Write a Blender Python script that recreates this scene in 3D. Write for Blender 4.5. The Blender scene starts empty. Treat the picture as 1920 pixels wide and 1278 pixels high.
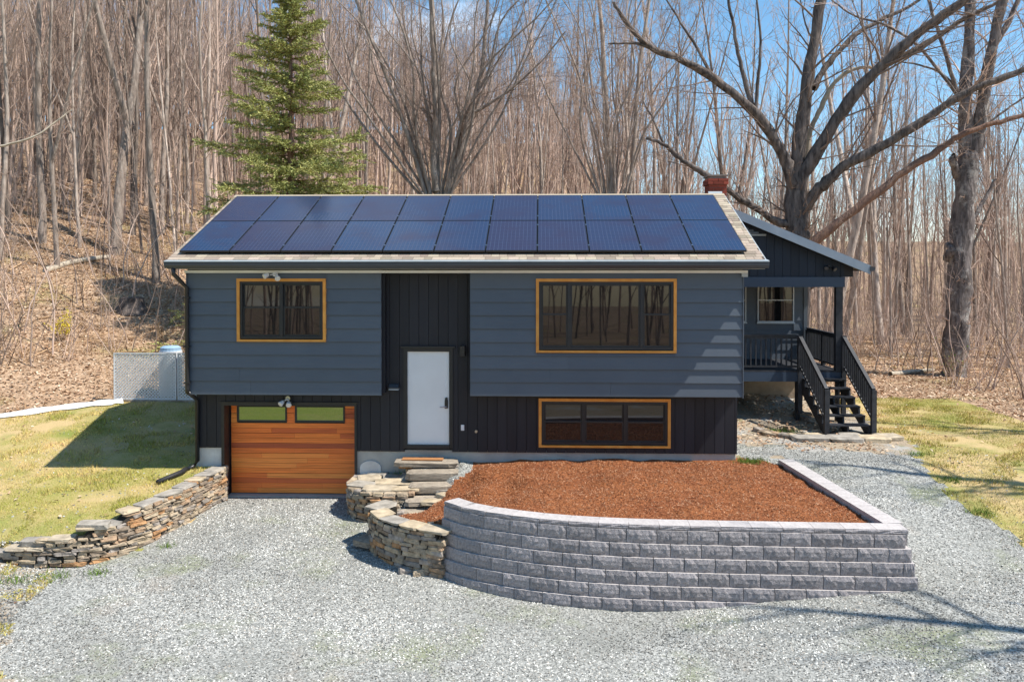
import bpy, bmesh, math, random
import numpy as np
from mathutils import Vector, Matrix, noise as mnoise
from math import radians, sin, cos, pi, sqrt, atan2
S = bpy.context.scene
COL = S.collection
R = random.Random(7)
NR = np.random.default_rng(11)

# ------------------------------------------------------------------ camera, sky, sun, exposure
CX, CY, CZ, YAW, PIT, FPX, PY0 = 6.9931, -16.4422, 4.8142, -0.035, 0.0146, 1522.44, 524.92
cam = bpy.data.cameras.new('camera'); camo = bpy.data.objects.new('camera', cam); COL.objects.link(camo)
camo.location = (CX, CY, CZ); camo.rotation_euler = (pi/2-PIT, 0, -YAW)
cam.sensor_width = 36; cam.lens = FPX/1920*36; cam.shift_y = -(639-PY0)/1920
cam.clip_start = .1; cam.clip_end = 2000
S.camera = camo
SUN = Vector((.68, -.155, 1.0)).normalized()
W = bpy.data.worlds.new("World"); S.world = W; W.use_nodes = True
wn = W.node_tree; wn.nodes.clear()
wo = wn.nodes.new('ShaderNodeOutputWorld'); bg = wn.nodes.new('ShaderNodeBackground'); sky = wn.nodes.new('ShaderNodeTexSky')
sky.sky_type = 'NISHITA'; sky.sun_disc = False
sky.sun_elevation = math.asin(SUN.z); sky.sun_rotation = atan2(SUN.x, SUN.y)
sky.air_density = 1.0; sky.dust_density = .0; sky.ozone_density = 3.0; sky.altitude = 200
tc = wn.nodes.new('ShaderNodeTexCoord'); mp = wn.nodes.new('ShaderNodeMapping'); mp.inputs['Scale'].default_value = (1, 1, 3.2)
cn = wn.nodes.new('ShaderNodeTexNoise'); cn.inputs['Scale'].default_value = 3.1; cn.inputs['Detail'].default_value = 8; cn.inputs['Roughness'].default_value = .58
cr = wn.nodes.new('ShaderNodeValToRGB'); cr.color_ramp.elements[0].position = .56; cr.color_ramp.elements[1].position = .74
mx = wn.nodes.new('ShaderNodeMix'); mx.data_type = 'RGBA'; mx.inputs[7].default_value = (8.5, 8.8, 9.2, 1)
mm = wn.nodes.new('ShaderNodeMath'); mm.operation = 'MULTIPLY'; mm.inputs[1].default_value = .8
wn.links.new(tc.outputs['Generated'], mp.inputs[0]); wn.links.new(mp.outputs[0], cn.inputs['Vector'])
wn.links.new(cn.outputs['Fac'], cr.inputs[0]); wn.links.new(cr.outputs[0], mm.inputs[0]); wn.links.new(mm.outputs[0], mx.inputs[0])
hs_ = wn.nodes.new('ShaderNodeHueSaturation'); hs_.inputs['Saturation'].default_value = 1.12; hs_.inputs['Value'].default_value = 1.12; hs_.inputs['Hue'].default_value = .49; wn.links.new(sky.outputs[0], hs_.inputs['Color']); wn.links.new(hs_.outputs[0], mx.inputs[6]); wn.links.new(mx.outputs[2], bg.inputs[0]); bg.inputs[1].default_value = .12
wn.links.new(bg.outputs[0], wo.inputs[0])
sl = bpy.data.lights.new('sun', 'SUN'); sl.energy = 5.0; sl.angle = radians(.53); sl.color = (1, .95, .87)
so = bpy.data.objects.new('sun', sl); COL.objects.link(so); so.rotation_euler = SUN.to_track_quat('Z', 'Y').to_euler(); so.location = (20, -5, 30)
S.view_settings.view_transform = 'Standard'; S.view_settings.look = 'None'; S.view_settings.gamma = 1
S.view_settings.exposure = .5
try: S.view_settings.use_curve_mapping = False
except Exception: pass

def at(px, py, Y):
    "point of the place seen at photograph pixel (1920 wide) on the upright plane y=Y"
    x = px-960; y = py-PY0
    c, s = cos(YAW), sin(YAW)
    fw = Vector((s*cos(PIT), c*cos(PIT), -sin(PIT))); r = Vector((c, -s, 0)); u = r.cross(fw)
    d = fw*FPX+r*x-u*y
    return Vector((CX, CY, CZ))+d*((Y-CY)/d.y)

# ------------------------------------------------------------------ helpers: tagging, meshes
def tag(o, label=None, cat=None, group=None, kind=None):
    if label: o['label'] = label
    if cat: o['category'] = cat
    if group: o['group'] = group
    if kind: o['kind'] = kind
    return o
def empty(name, loc, label, cat, group=None):
    o = bpy.data.objects.new(name, None); COL.objects.link(o); o.location = loc; o.empty_display_size = .3
    bpy.context.view_layer.update() if False else None
    return tag(o, label, cat, group)
def link(name, me, parent=None, m=None):
    o = bpy.data.objects.new(name, me); COL.objects.link(o)
    if parent is not None: o.parent = parent
    if m is not None and not me.materials: me.materials.append(m)
    return o
def mesh_np(name, V, F, smooth=False):
    V = np.asarray(V, dtype=np.float32); F = np.asarray(F, dtype=np.int32)
    k = F.shape[1]; me = bpy.data.meshes.new(name)
    me.vertices.add(len(V)); me.vertices.foreach_set('co', V.ravel())
    me.loops.add(F.size); me.loops.foreach_set('vertex_index', F.ravel())
    me.polygons.add(len(F)); me.polygons.foreach_set('loop_start', np.arange(0, F.size, k, dtype=np.int32))
    if smooth: me.polygons.foreach_set('use_smooth', np.ones(len(F), bool))
    me.update(calc_edges=True); return me
def world_off(parent):
    "world position of a parent chain made of translations"
    v = Vector((0, 0, 0))
    while parent is not None: v = v+parent.location; parent = parent.parent
    return v
class MB:
    "collects shapes given in world coordinates, builds one mesh object"
    def __init__(s): s.v = []; s.f = []
    def poly(s, pts, faces):
        b = len(s.v); s.v += [tuple(p) for p in pts]; s.f += [tuple(b+i for i in f) for f in faces]; return s
    def box(s, x0, x1, y0, y1, z0, z1):
        p = [(x, y, z) for z in (z0, z1) for y in (y0, y1) for x in (x0, x1)]
        return s.poly(p, [(0, 2, 3, 1), (4, 5, 7, 6), (0, 1, 5, 4), (2, 6, 7, 3), (0, 4, 6, 2), (1, 3, 7, 5)])
    def bar(s, a, b, w, h, up=(0, 0, 1)):
        a = Vector(a); b = Vector(b); d = (b-a).normalized(); u = Vector(up); r = d.cross(u)
        if r.length < 1e-4: r = Vector((1, 0, 0))
        r.normalize(); u = r.cross(d).normalized(); r = r*w/2; u = u*h/2
        p = [a-r-u, a+r-u, a-r+u, a+r+u, b-r-u, b+r-u, b-r+u, b+r+u]
        return s.poly(p, [(0, 2, 3, 1), (4, 5, 7, 6), (0, 1, 5, 4), (2, 6, 7, 3), (0, 4, 6, 2), (1, 3, 7, 5)])
    def prism(s, pts, y0, y1):
        "outline [(x,z)] extruded from y0 to y1"
        n = len(pts); p = [(x, y0, z) for x, z in pts]+[(x, y1, z) for x, z in pts]
        return s.poly(p, [tuple(range(n)), tuple(range(2*n-1, n-1, -1))]+[(i, i+n, (i+1) % n+n, (i+1) % n) for i in range(n)])
    def prismx(s, pts, x0, x1):
        n = len(pts); p = [(x0, y, z) for y, z in pts]+[(x1, y, z) for y, z in pts]
        return s.poly(p, [tuple(range(n)), tuple(range(2*n-1, n-1, -1))]+[(i, i+n, (i+1) % n+n, (i+1) % n) for i in range(n)])
    def tube(s, pts, rad, n=8, cap=True):
        pts = [Vector(p) for p in pts]
        if not hasattr(rad, '__len__'): rad = [rad]*len(pts)
        b = len(s.v); up = Vector((.13, .21, .97))
        for i, p in enumerate(pts):
            d = (pts[min(i+1, len(pts)-1)]-pts[max(i-1, 0)]).normalized()
            r = d.cross(up)
            if r.length < .1: r = d.cross(Vector((1, 0, 0)))
            r.normalize(); u = r.cross(d)
            for k in range(n):
                a = 2*pi*k/n; s.v.append(tuple(p+(r*cos(a)+u*sin(a))*rad[i]))
        for i in range(len(pts)-1):
            for k in range(n):
                k2 = (k+1) % n; s.f.append((b+i*n+k, b+i*n+k2, b+(i+1)*n+k2, b+(i+1)*n+k))
        if cap:
            s.f.append(tuple(b+k for k in range(n-1, -1, -1))); s.f.append(tuple(b+(len(pts)-1)*n+k for k in range(n)))
        return s
    def build(s, name, m, parent=None, smooth=False, bevel=0, label=None):
        off = world_off(parent)
        me = bpy.data.meshes.new(name); me.from_pydata([(x-off.x, y-off.y, z-off.z) for x, y, z in s.v], [], s.f)
        bm = bmesh.new(); bm.from_mesh(me); bmesh.ops.recalc_face_normals(bm, faces=bm.faces)
        if bevel: bmesh.ops.bevel(bm, geom=list(bm.edges), offset=bevel, segments=1, affect='EDGES')
        bm.to_mesh(me); bm.free()
        if smooth:
            for p in me.polygons: p.use_smooth = True
        if m: me.materials.append(m)
        o = link(name, me, parent)
        if label: o['label'] = label
        return o

# ------------------------------------------------------------------ materials
def nodes(m):
    return m.node_tree.nodes, m.node_tree.links
def mat(name, c1, c2=None, scale=6, rough=.7, bump=0, bscale=None, detail=6, spec=.3, metal=0, stretch=None, rnd=0, rndhue=0, island=False, ramp=(.35, .65), coord='Object', bdist=.02):
    "principled with noise between two colours, optional per object / per piece variation and bump"
    m = bpy.data.materials.new(name); m.use_nodes = True; N, L = nodes(m); P = N['Principled BSDF']
    P.inputs['Roughness'].default_value = rough; P.inputs['Specular IOR Level'].default_value = spec; P.inputs['Metallic'].default_value = metal
    if c2 is None: c2 = tuple(v*.8 for v in c1)
    tcn = N.new('ShaderNodeTexCoord'); src = tcn.outputs[coord]
    if coord == 'World':
        pass
    mpn = N.new('ShaderNodeMapping'); L.new(src, mpn.inputs[0])
    if stretch: mpn.inputs['Scale'].default_value = stretch
    n = N.new('ShaderNodeTexNoise'); n.inputs['Scale'].default_value = scale; n.inputs['Detail'].default_value = detail; n.inputs['Roughness'].default_value = .6
    L.new(mpn.outputs[0], n.inputs['Vector'])
    r = N.new('ShaderNodeMapRange'); r.inputs[1].default_value = ramp[0]; r.inputs[2].default_value = ramp[1]; L.new(n.outputs['Fac'], r.inputs[0])
    x = N.new('ShaderNodeMix'); x.data_type = 'RGBA'; x.inputs[6].default_value = (*c1, 1); x.inputs[7].default_value = (*c2, 1); L.new(r.outputs[0], x.inputs[0])
    out = x.outputs[2]
    if rnd or rndhue:
        if island: g = N.new('ShaderNodeNewGeometry'); rs = g.outputs['Random Per Island']
        else: g = N.new('ShaderNodeObjectInfo'); rs = g.outputs['Random']
        h = N.new('ShaderNodeHueSaturation'); L.new(out, h.inputs['Color'])
        v = N.new('ShaderNodeMapRange'); v.inputs[3].default_value = 1-rnd; v.inputs[4].default_value = 1+rnd; L.new(rs, v.inputs[0]); L.new(v.outputs[0], h.inputs['Value'])
        if rndhue:
            q = N.new('ShaderNodeMath'); q.operation = 'MULTIPLY'; q.inputs[1].default_value = 7.31; L.new(rs, q.inputs[0])
            q2 = N.new('ShaderNodeMath'); q2.operation = 'FRACT'; L.new(q.outputs[0], q2.inputs[0])
            v2 = N.new('ShaderNodeMapRange'); v2.inputs[3].default_value = .5-rndhue; v2.inputs[4].default_value = .5+rndhue; L.new(q2.outputs[0], v2.inputs[0]); L.new(v2.outputs[0], h.inputs['Hue'])
        out = h.outputs[0]
    L.new(out, P.inputs['Base Color'])
    if bump:
        b = N.new('ShaderNodeBump'); b.inputs['Strength'].default_value = bump; b.inputs['Distance'].default_value = bdist
        nb = N.new('ShaderNodeTexNoise'); nb.inputs['Scale'].default_value = bscale or scale*4; nb.inputs['Detail'].default_value = 5
        L.new(mpn.outputs[0], nb.inputs['Vector']); L.new(nb.outputs['Fac'], b.inputs['Height']); L.new(b.outputs[0], P.inputs['Normal'])
    return m
def ramp_mat(name, cols, rough=.85, bump=.4, bscale=30, nscale=5, island=False, var=.35, bdist=.02, spec=.2):
    "each object (or loose piece) takes a colour of the list, mottled by noise"
    m = bpy.data.materials.new(name); m.use_nodes = True; N, L = nodes(m); P = N['Principled BSDF']
    P.inputs['Roughness'].default_value = rough; P.inputs['Specular IOR Level'].default_value = spec
    if island: g = N.new('ShaderNodeNewGeometry'); rs = g.outputs['Random Per Island']
    else: g = N.new('ShaderNodeObjectInfo'); rs = g.outputs['Random']
    c = N.new('ShaderNodeValToRGB'); c.color_ramp.interpolation = 'CONSTANT'
    while len(c.color_ramp.elements) < len(cols): c.color_ramp.elements.new(1)
    for i, k in enumerate(cols): c.color_ramp.elements[i].position = i/len(cols); c.color_ramp.elements[i].color = (*k, 1)
    L.new(rs, c.inputs[0])
    g2 = N.new('ShaderNodeNewGeometry')
    n = N.new('ShaderNodeTexNoise'); n.inputs['Scale'].default_value = nscale; n.inputs['Detail'].default_value = 7; L.new(g2.outputs['Position'], n.inputs['Vector'])
    v = N.new('ShaderNodeMapRange'); v.inputs[1].default_value = .3; v.inputs[2].default_value = .7; v.inputs[3].default_value = 1-var; v.inputs[4].default_value = 1+var; L.new(n.outputs['Fac'], v.inputs[0])
    h = N.new('ShaderNodeHueSaturation'); L.new(c.outputs[0], h.inputs['Color']); L.new(v.outputs[0], h.inputs['Value']); L.new(h.outputs[0], P.inputs['Base Color'])
    if bump:
        b = N.new('ShaderNodeBump'); b.inputs['Strength'].default_value = bump; b.inputs['Distance'].default_value = bdist
        nb = N.new('ShaderNodeTexNoise'); nb.inputs['Scale'].default_value = bscale; nb.inputs['Detail'].default_value = 6
        L.new(g2.outputs['Position'], nb.inputs['Vector']); L.new(nb.outputs['Fac'], b.inputs['Height']); L.new(b.outputs[0], P.inputs['Normal'])
    return m
def bark_mat(name, c1, c2, rnd=.2, scale=9, bump=.8, lichen=None):
    m = mat(name, c1, c2, scale=scale, rough=.95, bump=bump, bscale=scale*2.2, stretch=(1, 1, .22), rnd=rnd, spec=.1, bdist=.05)
    if lichen:
        N, L = nodes(m); P = N['Principled BSDF']; src = P.inputs['Base Color'].links[0].from_socket
        g = N.new('ShaderNodeNewGeometry'); n = N.new('ShaderNodeTexNoise'); n.inputs['Scale'].default_value = 2.6; n.inputs['Detail'].default_value = 8; n.inputs['Roughness'].default_value = .7
        L.new(g.outputs['Position'], n.inputs['Vector'])
        r = N.new('ShaderNodeMapRange'); r.inputs[1].default_value = .52; r.inputs[2].default_value = .62; L.new(n.outputs['Fac'], r.inputs[0])
        x = N.new('ShaderNodeMix'); x.data_type = 'RGBA'; x.inputs[7].default_value = (*lichen, 1); L.new(src, x.inputs[6]); L.new(r.outputs[0], x.inputs[0]); L.new(x.outputs[2], P.inputs['Base Color'])
    return m
def ground_mat(name, cols, patches, s1=1.2, s2=40, bump=.6, bdist=.03, grit=.3):
    "cols: fine grain colour list by voronoi cell; patches: colour laid in broad noise blotches"
    m = bpy.data.materials.new(name); m.use_nodes = True; N, L = nodes(m); P = N['Principled BSDF']
    P.inputs['Roughness'].default_value = .95; P.inputs['Specular IOR Level'].default_value = .15
    g = N.new('ShaderNodeNewGeometry')
    v = N.new('ShaderNodeTexVoronoi'); v.inputs['Scale'].default_value = s2; L.new(g.outputs['Position'], v.inputs['Vector'])
    sx = N.new('ShaderNodeSeparateColor'); L.new(v.outputs['Color'], sx.inputs[0])
    c = N.new('ShaderNodeValToRGB')
    while len(c.color_ramp.elements) < len(cols): c.color_ramp.elements.new(1)
    for i, k in enumerate(cols): c.color_ramp.elements[i].position = i/(len(cols)-1); c.color_ramp.elements[i].color = (*k, 1)
    L.new(sx.outputs[0], c.inputs[0]); out = c.outputs[0]
    for j, (pc, sc, lo, hi, amt) in enumerate(patches):
        mpn = N.new('ShaderNodeMapping'); mpn.inputs['Location'].default_value = (j*17.3, j*5.1, 0); L.new(g.outputs['Position'], mpn.inputs[0])
        n = N.new('ShaderNodeTexNoise'); n.inputs['Scale'].default_value = sc; n.inputs['Detail'].default_value = 9; n.inputs['Roughness'].default_value = .62; L.new(mpn.outputs[0], n.inputs['Vector'])
        r = N.new('ShaderNodeMapRange'); r.inputs[1].default_value = lo; r.inputs[2].default_value = hi; r.inputs[4].default_value = amt; L.new(n.outputs['Fac'], r.inputs[0])
        x = N.new('ShaderNodeMix'); x.data_type = 'RGBA'; x.inputs[7].default_value = (*pc, 1); L.new(out, x.inputs[6]); L.new(r.outputs[0], x.inputs[0]); out = x.outputs[2]
    L.new(out, P.inputs['Base Color'])
    b = N.new('ShaderNodeBump'); b.inputs['Strength'].default_value = bump; b.inputs['Distance'].default_value = bdist
    mth = N.new('ShaderNodeMath'); mth.operation = 'ADD'
    nb = N.new('ShaderNodeTexNoise'); nb.inputs['Scale'].default_value = s2*.6; nb.inputs['Detail'].default_value = 6; L.new(g.outputs['Position'], nb.inputs['Vector'])
    L.new(sx.outputs[1], mth.inputs[0]); L.new(nb.outputs['Fac'], mth.inputs[1]); L.new(mth.outputs[0], b.inputs['Height']); L.new(b.outputs[0], P.inputs['Normal'])
    return m
def glass_mat(name, tint, refl, rough=.015):
    m = bpy.data.materials.new(name); m.use_nodes = True; N, L = nodes(m); P = N['Principled BSDF']
    P.inputs['Base Color'].default_value = (*tint, 1); P.inputs['Roughness'].default_value = rough; P.inputs['Specular IOR Level'].default_value = .5; P.inputs['IOR'].default_value = 1.5
    gl = N.new('ShaderNodeBsdfGlossy'); gl.inputs['Roughness'].default_value = rough; gl.inputs['Color'].default_value = (.95, .97, 1, 1)
    fr = N.new('ShaderNodeLayerWeight'); fr.inputs['Blend'].default_value = .35
    a = N.new('ShaderNodeMath'); a.operation = 'MULTIPLY_ADD'; a.inputs[1].default_value = .16; a.inputs[2].default_value = refl; L.new(fr.outputs['Fresnel'], a.inputs[0])
    s = N.new('ShaderNodeMixShader'); L.new(a.outputs[0], s.inputs[0]); L.new(P.outputs[0], s.inputs[1]); L.new(gl.outputs[0], s.inputs[2])
    # slightly wavy panes
    g = N.new('ShaderNodeNewGeometry'); nb = N.new('ShaderNodeTexNoise'); nb.inputs['Scale'].default_value = 1.1; L.new(g.outputs['Position'], nb.inputs['Vector'])
    b = N.new('ShaderNodeBump'); b.inputs['Strength'].default_value = .012; b.inputs['Distance'].default_value = .05; L.new(nb.outputs['Fac'], b.inputs['Height']); L.new(b.outputs[0], gl.inputs['Normal'])
    L.new(s.outputs[0], N['Material Output'].inputs[0]); return m
M = {}
M['siding'] = mat('slate_blue_paint', (.098, .118, .145), (.086, .104, .130), scale=.9, rough=.42, bump=.12, bscale=60, spec=.4, rnd=.05, bdist=.004)
M['board'] = mat('near_black_blue_paint', (.026, .027, .034), (.020, .021, .028), scale=1.5, rough=.5, bump=.2, bscale=50, spec=.3, rnd=.15, bdist=.004, stretch=(3, 3, .4))
M['gableboard'] = mat('navy_gable_paint', (.018, .028, .045), (.014, .022, .036), scale=1.5, rough=.55, bump=.2, bscale=50, spec=.3, rnd=.12, bdist=.004)
M['beam'] = mat('slate_beam_paint', (.05, .075, .115), (.045, .068, .105), scale=2, rough=.5, spec=.3)
M['deckpaint'] = mat('black_deck_paint', (.028, .030, .036), (.05, .052, .06), scale=7, rough=.55, bump=.3, bscale=40, spec=.35, rnd=.25, bdist=.004, ramp=(.4, .75))
M['dark'] = mat('black_metal', (.02, .02, .022), (.016, .016, .018), scale=8, rough=.38, spec=.5)
M['frame'] = mat('black_window_frame', (.018, .02, .025), (.014, .016, .02), scale=6, rough=.4, spec=.5)
M['gutter'] = mat('charcoal_gutter', (.045, .052, .062), (.04, .046, .056), scale=4, rough=.35, spec=.5)
M['guttertop'] = mat('pale_drip_edge', (.42, .46, .48), (.36, .4, .42), scale=4, rough=.5)
M['white'] = mat('white_paint', (.72, .73, .72), (.66, .67, .66), scale=3, rough=.45, bump=.05)
M['door'] = mat('white_door_paint', (.80, .82, .83), (.76, .78, .79), scale=2, rough=.4, bump=.03)
M['fascia'] = mat('pale_grey_fascia', (.27, .32, .38), (.22, .27, .33), scale=2.5, rough=.5, bump=.05)
M['cedar'] = mat('cedar_trim', (.78, .37, .085), (.66, .27, .05), scale=5, rough=.5, bump=.15, bscale=40, stretch=(1, 1, 1), rnd=.12, bdist=.004)
M['concrete'] = mat('foundation_concrete', (.46, .45, .41), (.33, .32, .30), scale=2.2, rough=.9, bump=.3, bscale=25, ramp=(.3, .7), bdist=.01)
M['whiteconc'] = mat('whitewashed_concrete', (.66, .66, .64), (.52, .51, .49), scale=3, rough=.9, bump=.3, bscale=25, bdist=.01)
M['tanconc'] = mat('tan_foundation', (.46, .36, .26), (.36, .28, .20), scale=3, rough=.9, bump=.3)
M['block'] = mat('grey_split_block', (.42, .385, .385), (.19, .175, .178), scale=22, rough=.95, bump=.8, bscale=45, rnd=.14, ramp=(.3, .72), bdist=.02)
M['cap'] = mat('pale_cap_and_lit_ledge', (.52, .48, .46), (.40, .365, .35), scale=20, rough=.95, bump=.4, bscale=60, rnd=.06, bdist=.008)
M['stone'] = ramp_mat('dry_stone', [(.36, .285, .20), (.26, .225, .19), (.42, .335, .23), (.31, .27, .235), (.42, .235, .115), (.25, .195, .145), (.37, .295, .21), (.35, .24, .155), (.40, .32, .23)], bump=.7, bscale=28, nscale=9, var=.4, bdist=.03)
M['slab'] = ramp_mat('flagstone', [(.43, .36, .265), (.35, .315, .265), (.47, .38, .26), (.32, .29, .25)], bump=.6, bscale=22, nscale=6, var=.3, bdist=.02)
M['core'] = mat('wall_fill', (.05, .042, .034), (.03, .026, .02), scale=8, rough=1)
M['brick'] = mat('red_brick', (.33, .075, .045), (.24, .05, .035), scale=18, rough=.9, bump=.5, bscale=70, rnd=.3, bdist=.006)
M['mortar'] = mat('mortar', (.30, .24, .21), (.24, .19, .17), scale=20, rough=1)
M['shingle'] = mat('tan_shingle', (.40, .33, .255), (.29, .235, .18), scale=60, rough=.95, bump=.4, bscale=150, rnd=.3, rndhue=.015, bdist=.004)
M['roofdeck'] = mat('brown_shingle_under', (.14, .11, .09), (.10, .08, .07), scale=30, rough=.95)
M['stonestep'] = mat('weathered_step', (.46, .39, .30), (.26, .215, .17), scale=7, rough=.95, bump=.8, bscale=24, rnd=.1, bdist=.03)
M['glass'] = glass_mat('window_glass', (.010, .011, .012), .014)
M['glass2'] = glass_mat('garage_glass', (.01, .012, .012), .36)
M['room_backing'] = mat('interior_grey', (.05, .05, .055), (.04, .04, .045), scale=3, rough=.8)
M['plastic'] = mat('white_plastic', (.75, .76, .78), (.7, .71, .73), scale=9, rough=.35, spec=.5)
M['bluelid'] = mat('pale_blue_plastic', (.33, .48, .62), (.28, .42, .56), scale=5, rough=.4)
M['chrome'] = mat('satin_metal', (.5, .5, .5), (.45, .45, .45), scale=5, rough=.3, metal=1)
M['screen'] = mat('milky_lamp_glass', (.7, .68, .62), (.66, .64, .58), scale=5, rough=.3)
M['mat'] = mat('coir_mat', (.42, .2, .08), (.34, .15, .06), scale=30, rough=1, bump=.4)
M['pipe'] = mat('black_drain_pipe', (.02, .02, .022), (.03, .03, .032), scale=30, rough=.5, bump=.3)
M['membrane'] = mat('white_edging', (.78, .78, .77), (.6, .6, .58), scale=5, rough=.8, bump=.5, bscale=12)
# garage planks: long grain, tone per plank
def plank_mat():
    m = bpy.data.materials.new('stained_cedar_plank'); m.use_nodes = True; N, L = nodes(m); P = N['Principled BSDF']; P.inputs['Roughness'].default_value = .38; P.inputs['Specular IOR Level'].default_value = .45
    o = N.new('ShaderNodeObjectInfo'); c = N.new('ShaderNodeValToRGB')
    cols = [(.95, .24, .04), (.88, .20, .035), (.98, .29, .055), (.66, .13, .03), (.93, .23, .04), (.86, .19, .034), (.98, .31, .06), (.92, .22, .038), (.88, .20, .036), (.46, .09, .03)]
    c.color_ramp.interpolation = 'CONSTANT'
    while len(c.color_ramp.elements) < len(cols): c.color_ramp.elements.new(1)
    for i, k in enumerate(cols): c.color_ramp.elements[i].position = i/len(cols); c.color_ramp.elements[i].color = (*k, 1)
    L.new(o.outputs['Random'], c.inputs[0])
    g = N.new('ShaderNodeNewGeometry'); mpn = N.new('ShaderNodeMapping'); mpn.inputs['Scale'].default_value = (.8, 1, 95); L.new(g.outputs['Position'], mpn.inputs[0])
    n = N.new('ShaderNodeTexNoise'); n.inputs['Scale'].default_value = 1.4; n.inputs['Detail'].default_value = 8; n.inputs['Distortion'].default_value = .4; L.new(mpn.outputs[0], n.inputs['Vector'])
    v = N.new('ShaderNodeMapRange'); v.inputs[1].default_value = .3; v.inputs[2].default_value = .7; v.inputs[3].default_value = .55; v.inputs[4].default_value = 1.32; L.new(n.outputs['Fac'], v.inputs[0])
    h = N.new('ShaderNodeHueSaturation'); L.new(c.outputs[0], h.inputs['Color']); L.new(v.outputs[0], h.inputs['Value']); L.new(h.outputs[0], P.inputs['Base Color'])
    return m
M['plank'] = plank_mat()
def solar_mat():
    m = bpy.data.materials.new('solar_cells'); m.use_nodes = True; N, L = nodes(m); P = N['Principled BSDF']
    P.inputs['Roughness'].default_value = .16; P.inputs['Specular IOR Level'].default_value = .35; P.inputs['Coat Weight'].default_value = .1; P.inputs['Coat Roughness'].default_value = .05
    tcn = N.new('ShaderNodeTexCoord'); b = N.new('ShaderNodeTexBrick'); b.offset = 0
    b.inputs['Scale'].default_value = 1; b.inputs['Brick Width'].default_value = .083; b.inputs['Row Height'].default_value = .083; b.inputs['Mortar Size'].default_value = .005
    b.inputs['Mortar'].default_value = (.052, .062, .105, 1)
    L.new(tcn.outputs['UV'], b.inputs['Vector'])
    o = N.new('ShaderNodeObjectInfo'); c = N.new('ShaderNodeValToRGB')
    c.color_ramp.elements[0].color = (.028, .026, .056, 1); c.color_ramp.elements[1].color = (.016, .042, .100, 1); L.new(o.outputs['Random'], c.inputs[0])
    L.new(c.outputs[0], b.inputs['Color1']); L.new(c.outputs[0], b.inputs['Color2'])
    n = N.new('ShaderNodeTexNoise'); n.inputs['Scale'].default_value = 1.4; n.inputs['Detail'].default_value = 4; g = N.new('ShaderNodeNewGeometry'); L.new(g.outputs['Position'], n.inputs['Vector'])
    x = N.new('ShaderNodeMix'); x.data_type = 'RGBA'; x.inputs[7].default_value = (.035, .026, .05, 1); r = N.new('ShaderNodeMapRange'); r.inputs[1].default_value = .45; r.inputs[2].default_value = .7; r.inputs[4].default_value = .6
    L.new(n.outputs['Fac'], r.inputs[0]); L.new(r.outputs[0], x.inputs[0]); L.new(b.outputs['Color'], x.inputs[6]); L.new(x.outputs[2], P.inputs['Base Color'])
    return m
M['solar'] = solar_mat()
M['bark'] = bark_mat('forest_bark', (.50, .415, .35), (.24, .19, .155), rnd=.55)
M['twig'] = mat('twigs', (.53, .40, .325), (.33, .24, .19), scale=.8, rough=.95, rnd=.55, spec=.08)
M['bigbark'] = bark_mat('old_maple_bark', (.20, .165, .145), (.055, .046, .042), rnd=.1, scale=7, bump=1)
M['palebark'] = bark_mat('pale_maple_bark', (.25, .215, .20), (.085, .072, .068), rnd=.1, scale=9, bump=1, lichen=(.36, .33, .30))
M['redbark'] = bark_mat('leaning_trunk_bark', (.25, .15, .105), (.15, .09, .07), rnd=.1, scale=8)
M['barelimb'] = mat('bare_limb_wood', (.52, .45, .35), (.34, .29, .22), scale=5, rough=.9, bump=.5)
M['needle'] = mat('spruce_needles', (.50, .48, .17), (.24, .27, .09), scale=1.3, rough=.7, rnd=.45, rndhue=.02, island=True, ramp=(.3, .7), spec=.2)
M['grass'] = mat('grass_blades', (.34, .33, .06), (.66, .50, .20), scale=.9, rough=.8, rnd=.45, rndhue=.03, island=True, coord='Object', ramp=(.4, .62), spec=.15)
M['greengrass'] = mat('fresh_grass', (.13, .22, .03), (.18, .25, .05), scale=3, rough=.8, rnd=.4, island=True, spec=.15)
M['leaf'] = ramp_mat('dead_leaves', [(.54, .35, .225), (.42, .26, .16), (.62, .45, .30), (.30, .175, .10), (.50, .31, .195), (.70, .55, .40), (.24, .14, .085)], island=True, bump=0, nscale=.6, var=.22)
M['stalk'] = mat('dry_stalks', (.50, .34, .20), (.32, .20, .11), scale=1, rough=.95, rnd=.35, island=True, spec=.1)
M['pebble'] = ramp_mat('gravel_stones', [(.42, .415, .385), (.19, .188, .175), (.54, .53, .49), (.12, .118, .11), (.36, .355, .325), (.27, .265, .24), (.66, .65, .60), (.37, .33, .28)], island=True, bump=0, nscale=.5, var=.5)
M['mulchchip'] = ramp_mat('mulch_chips', [(.32, .125, .055), (.41, .165, .075), (.20, .075, .034), (.36, .14, .06), (.54, .32, .19), (.14, .055, .028)], island=True, bump=0, nscale=3, var=.2)
M['yellow'] = mat('yellow_blossom', (.80, .62, .03), (.6, .5, .05), scale=3, rough=.7, rnd=.2, island=True)
M['gravel'] = ground_mat('gravel_bed', [(.13, .13, .12), (.28, .28, .26), (.38, .38, .35), (.55, .54, .50)], [((.26, .26, .235), .35, .45, .65, .8), ((.25, .27, .15), .7, .54, .68, .7), ((.38, .30, .23), .5, .6, .72, .6)], s2=42, bump=.9, bdist=.025)
M['lawn'] = ground_mat('thin_lawn', [(.40, .32, .12), (.29, .28, .06), (.48, .38, .17), (.23, .25, .045)], [((.56, .41, .21), .55, .42, .58, .9), ((.19, .24, .045), .7, .52, .66, .75)], s2=55, bump=.6)
M['litter'] = ground_mat('leaf_litter', [(.22, .14, .085), (.42, .28, .175), (.52, .37, .25), (.32, .21, .13)], [((.22, .145, .09), .5, .52, .70, .75), ((.36, .32, .11), .35, .55, .70, .7)], s2=14, bump=.9, bdist=.08)
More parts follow.
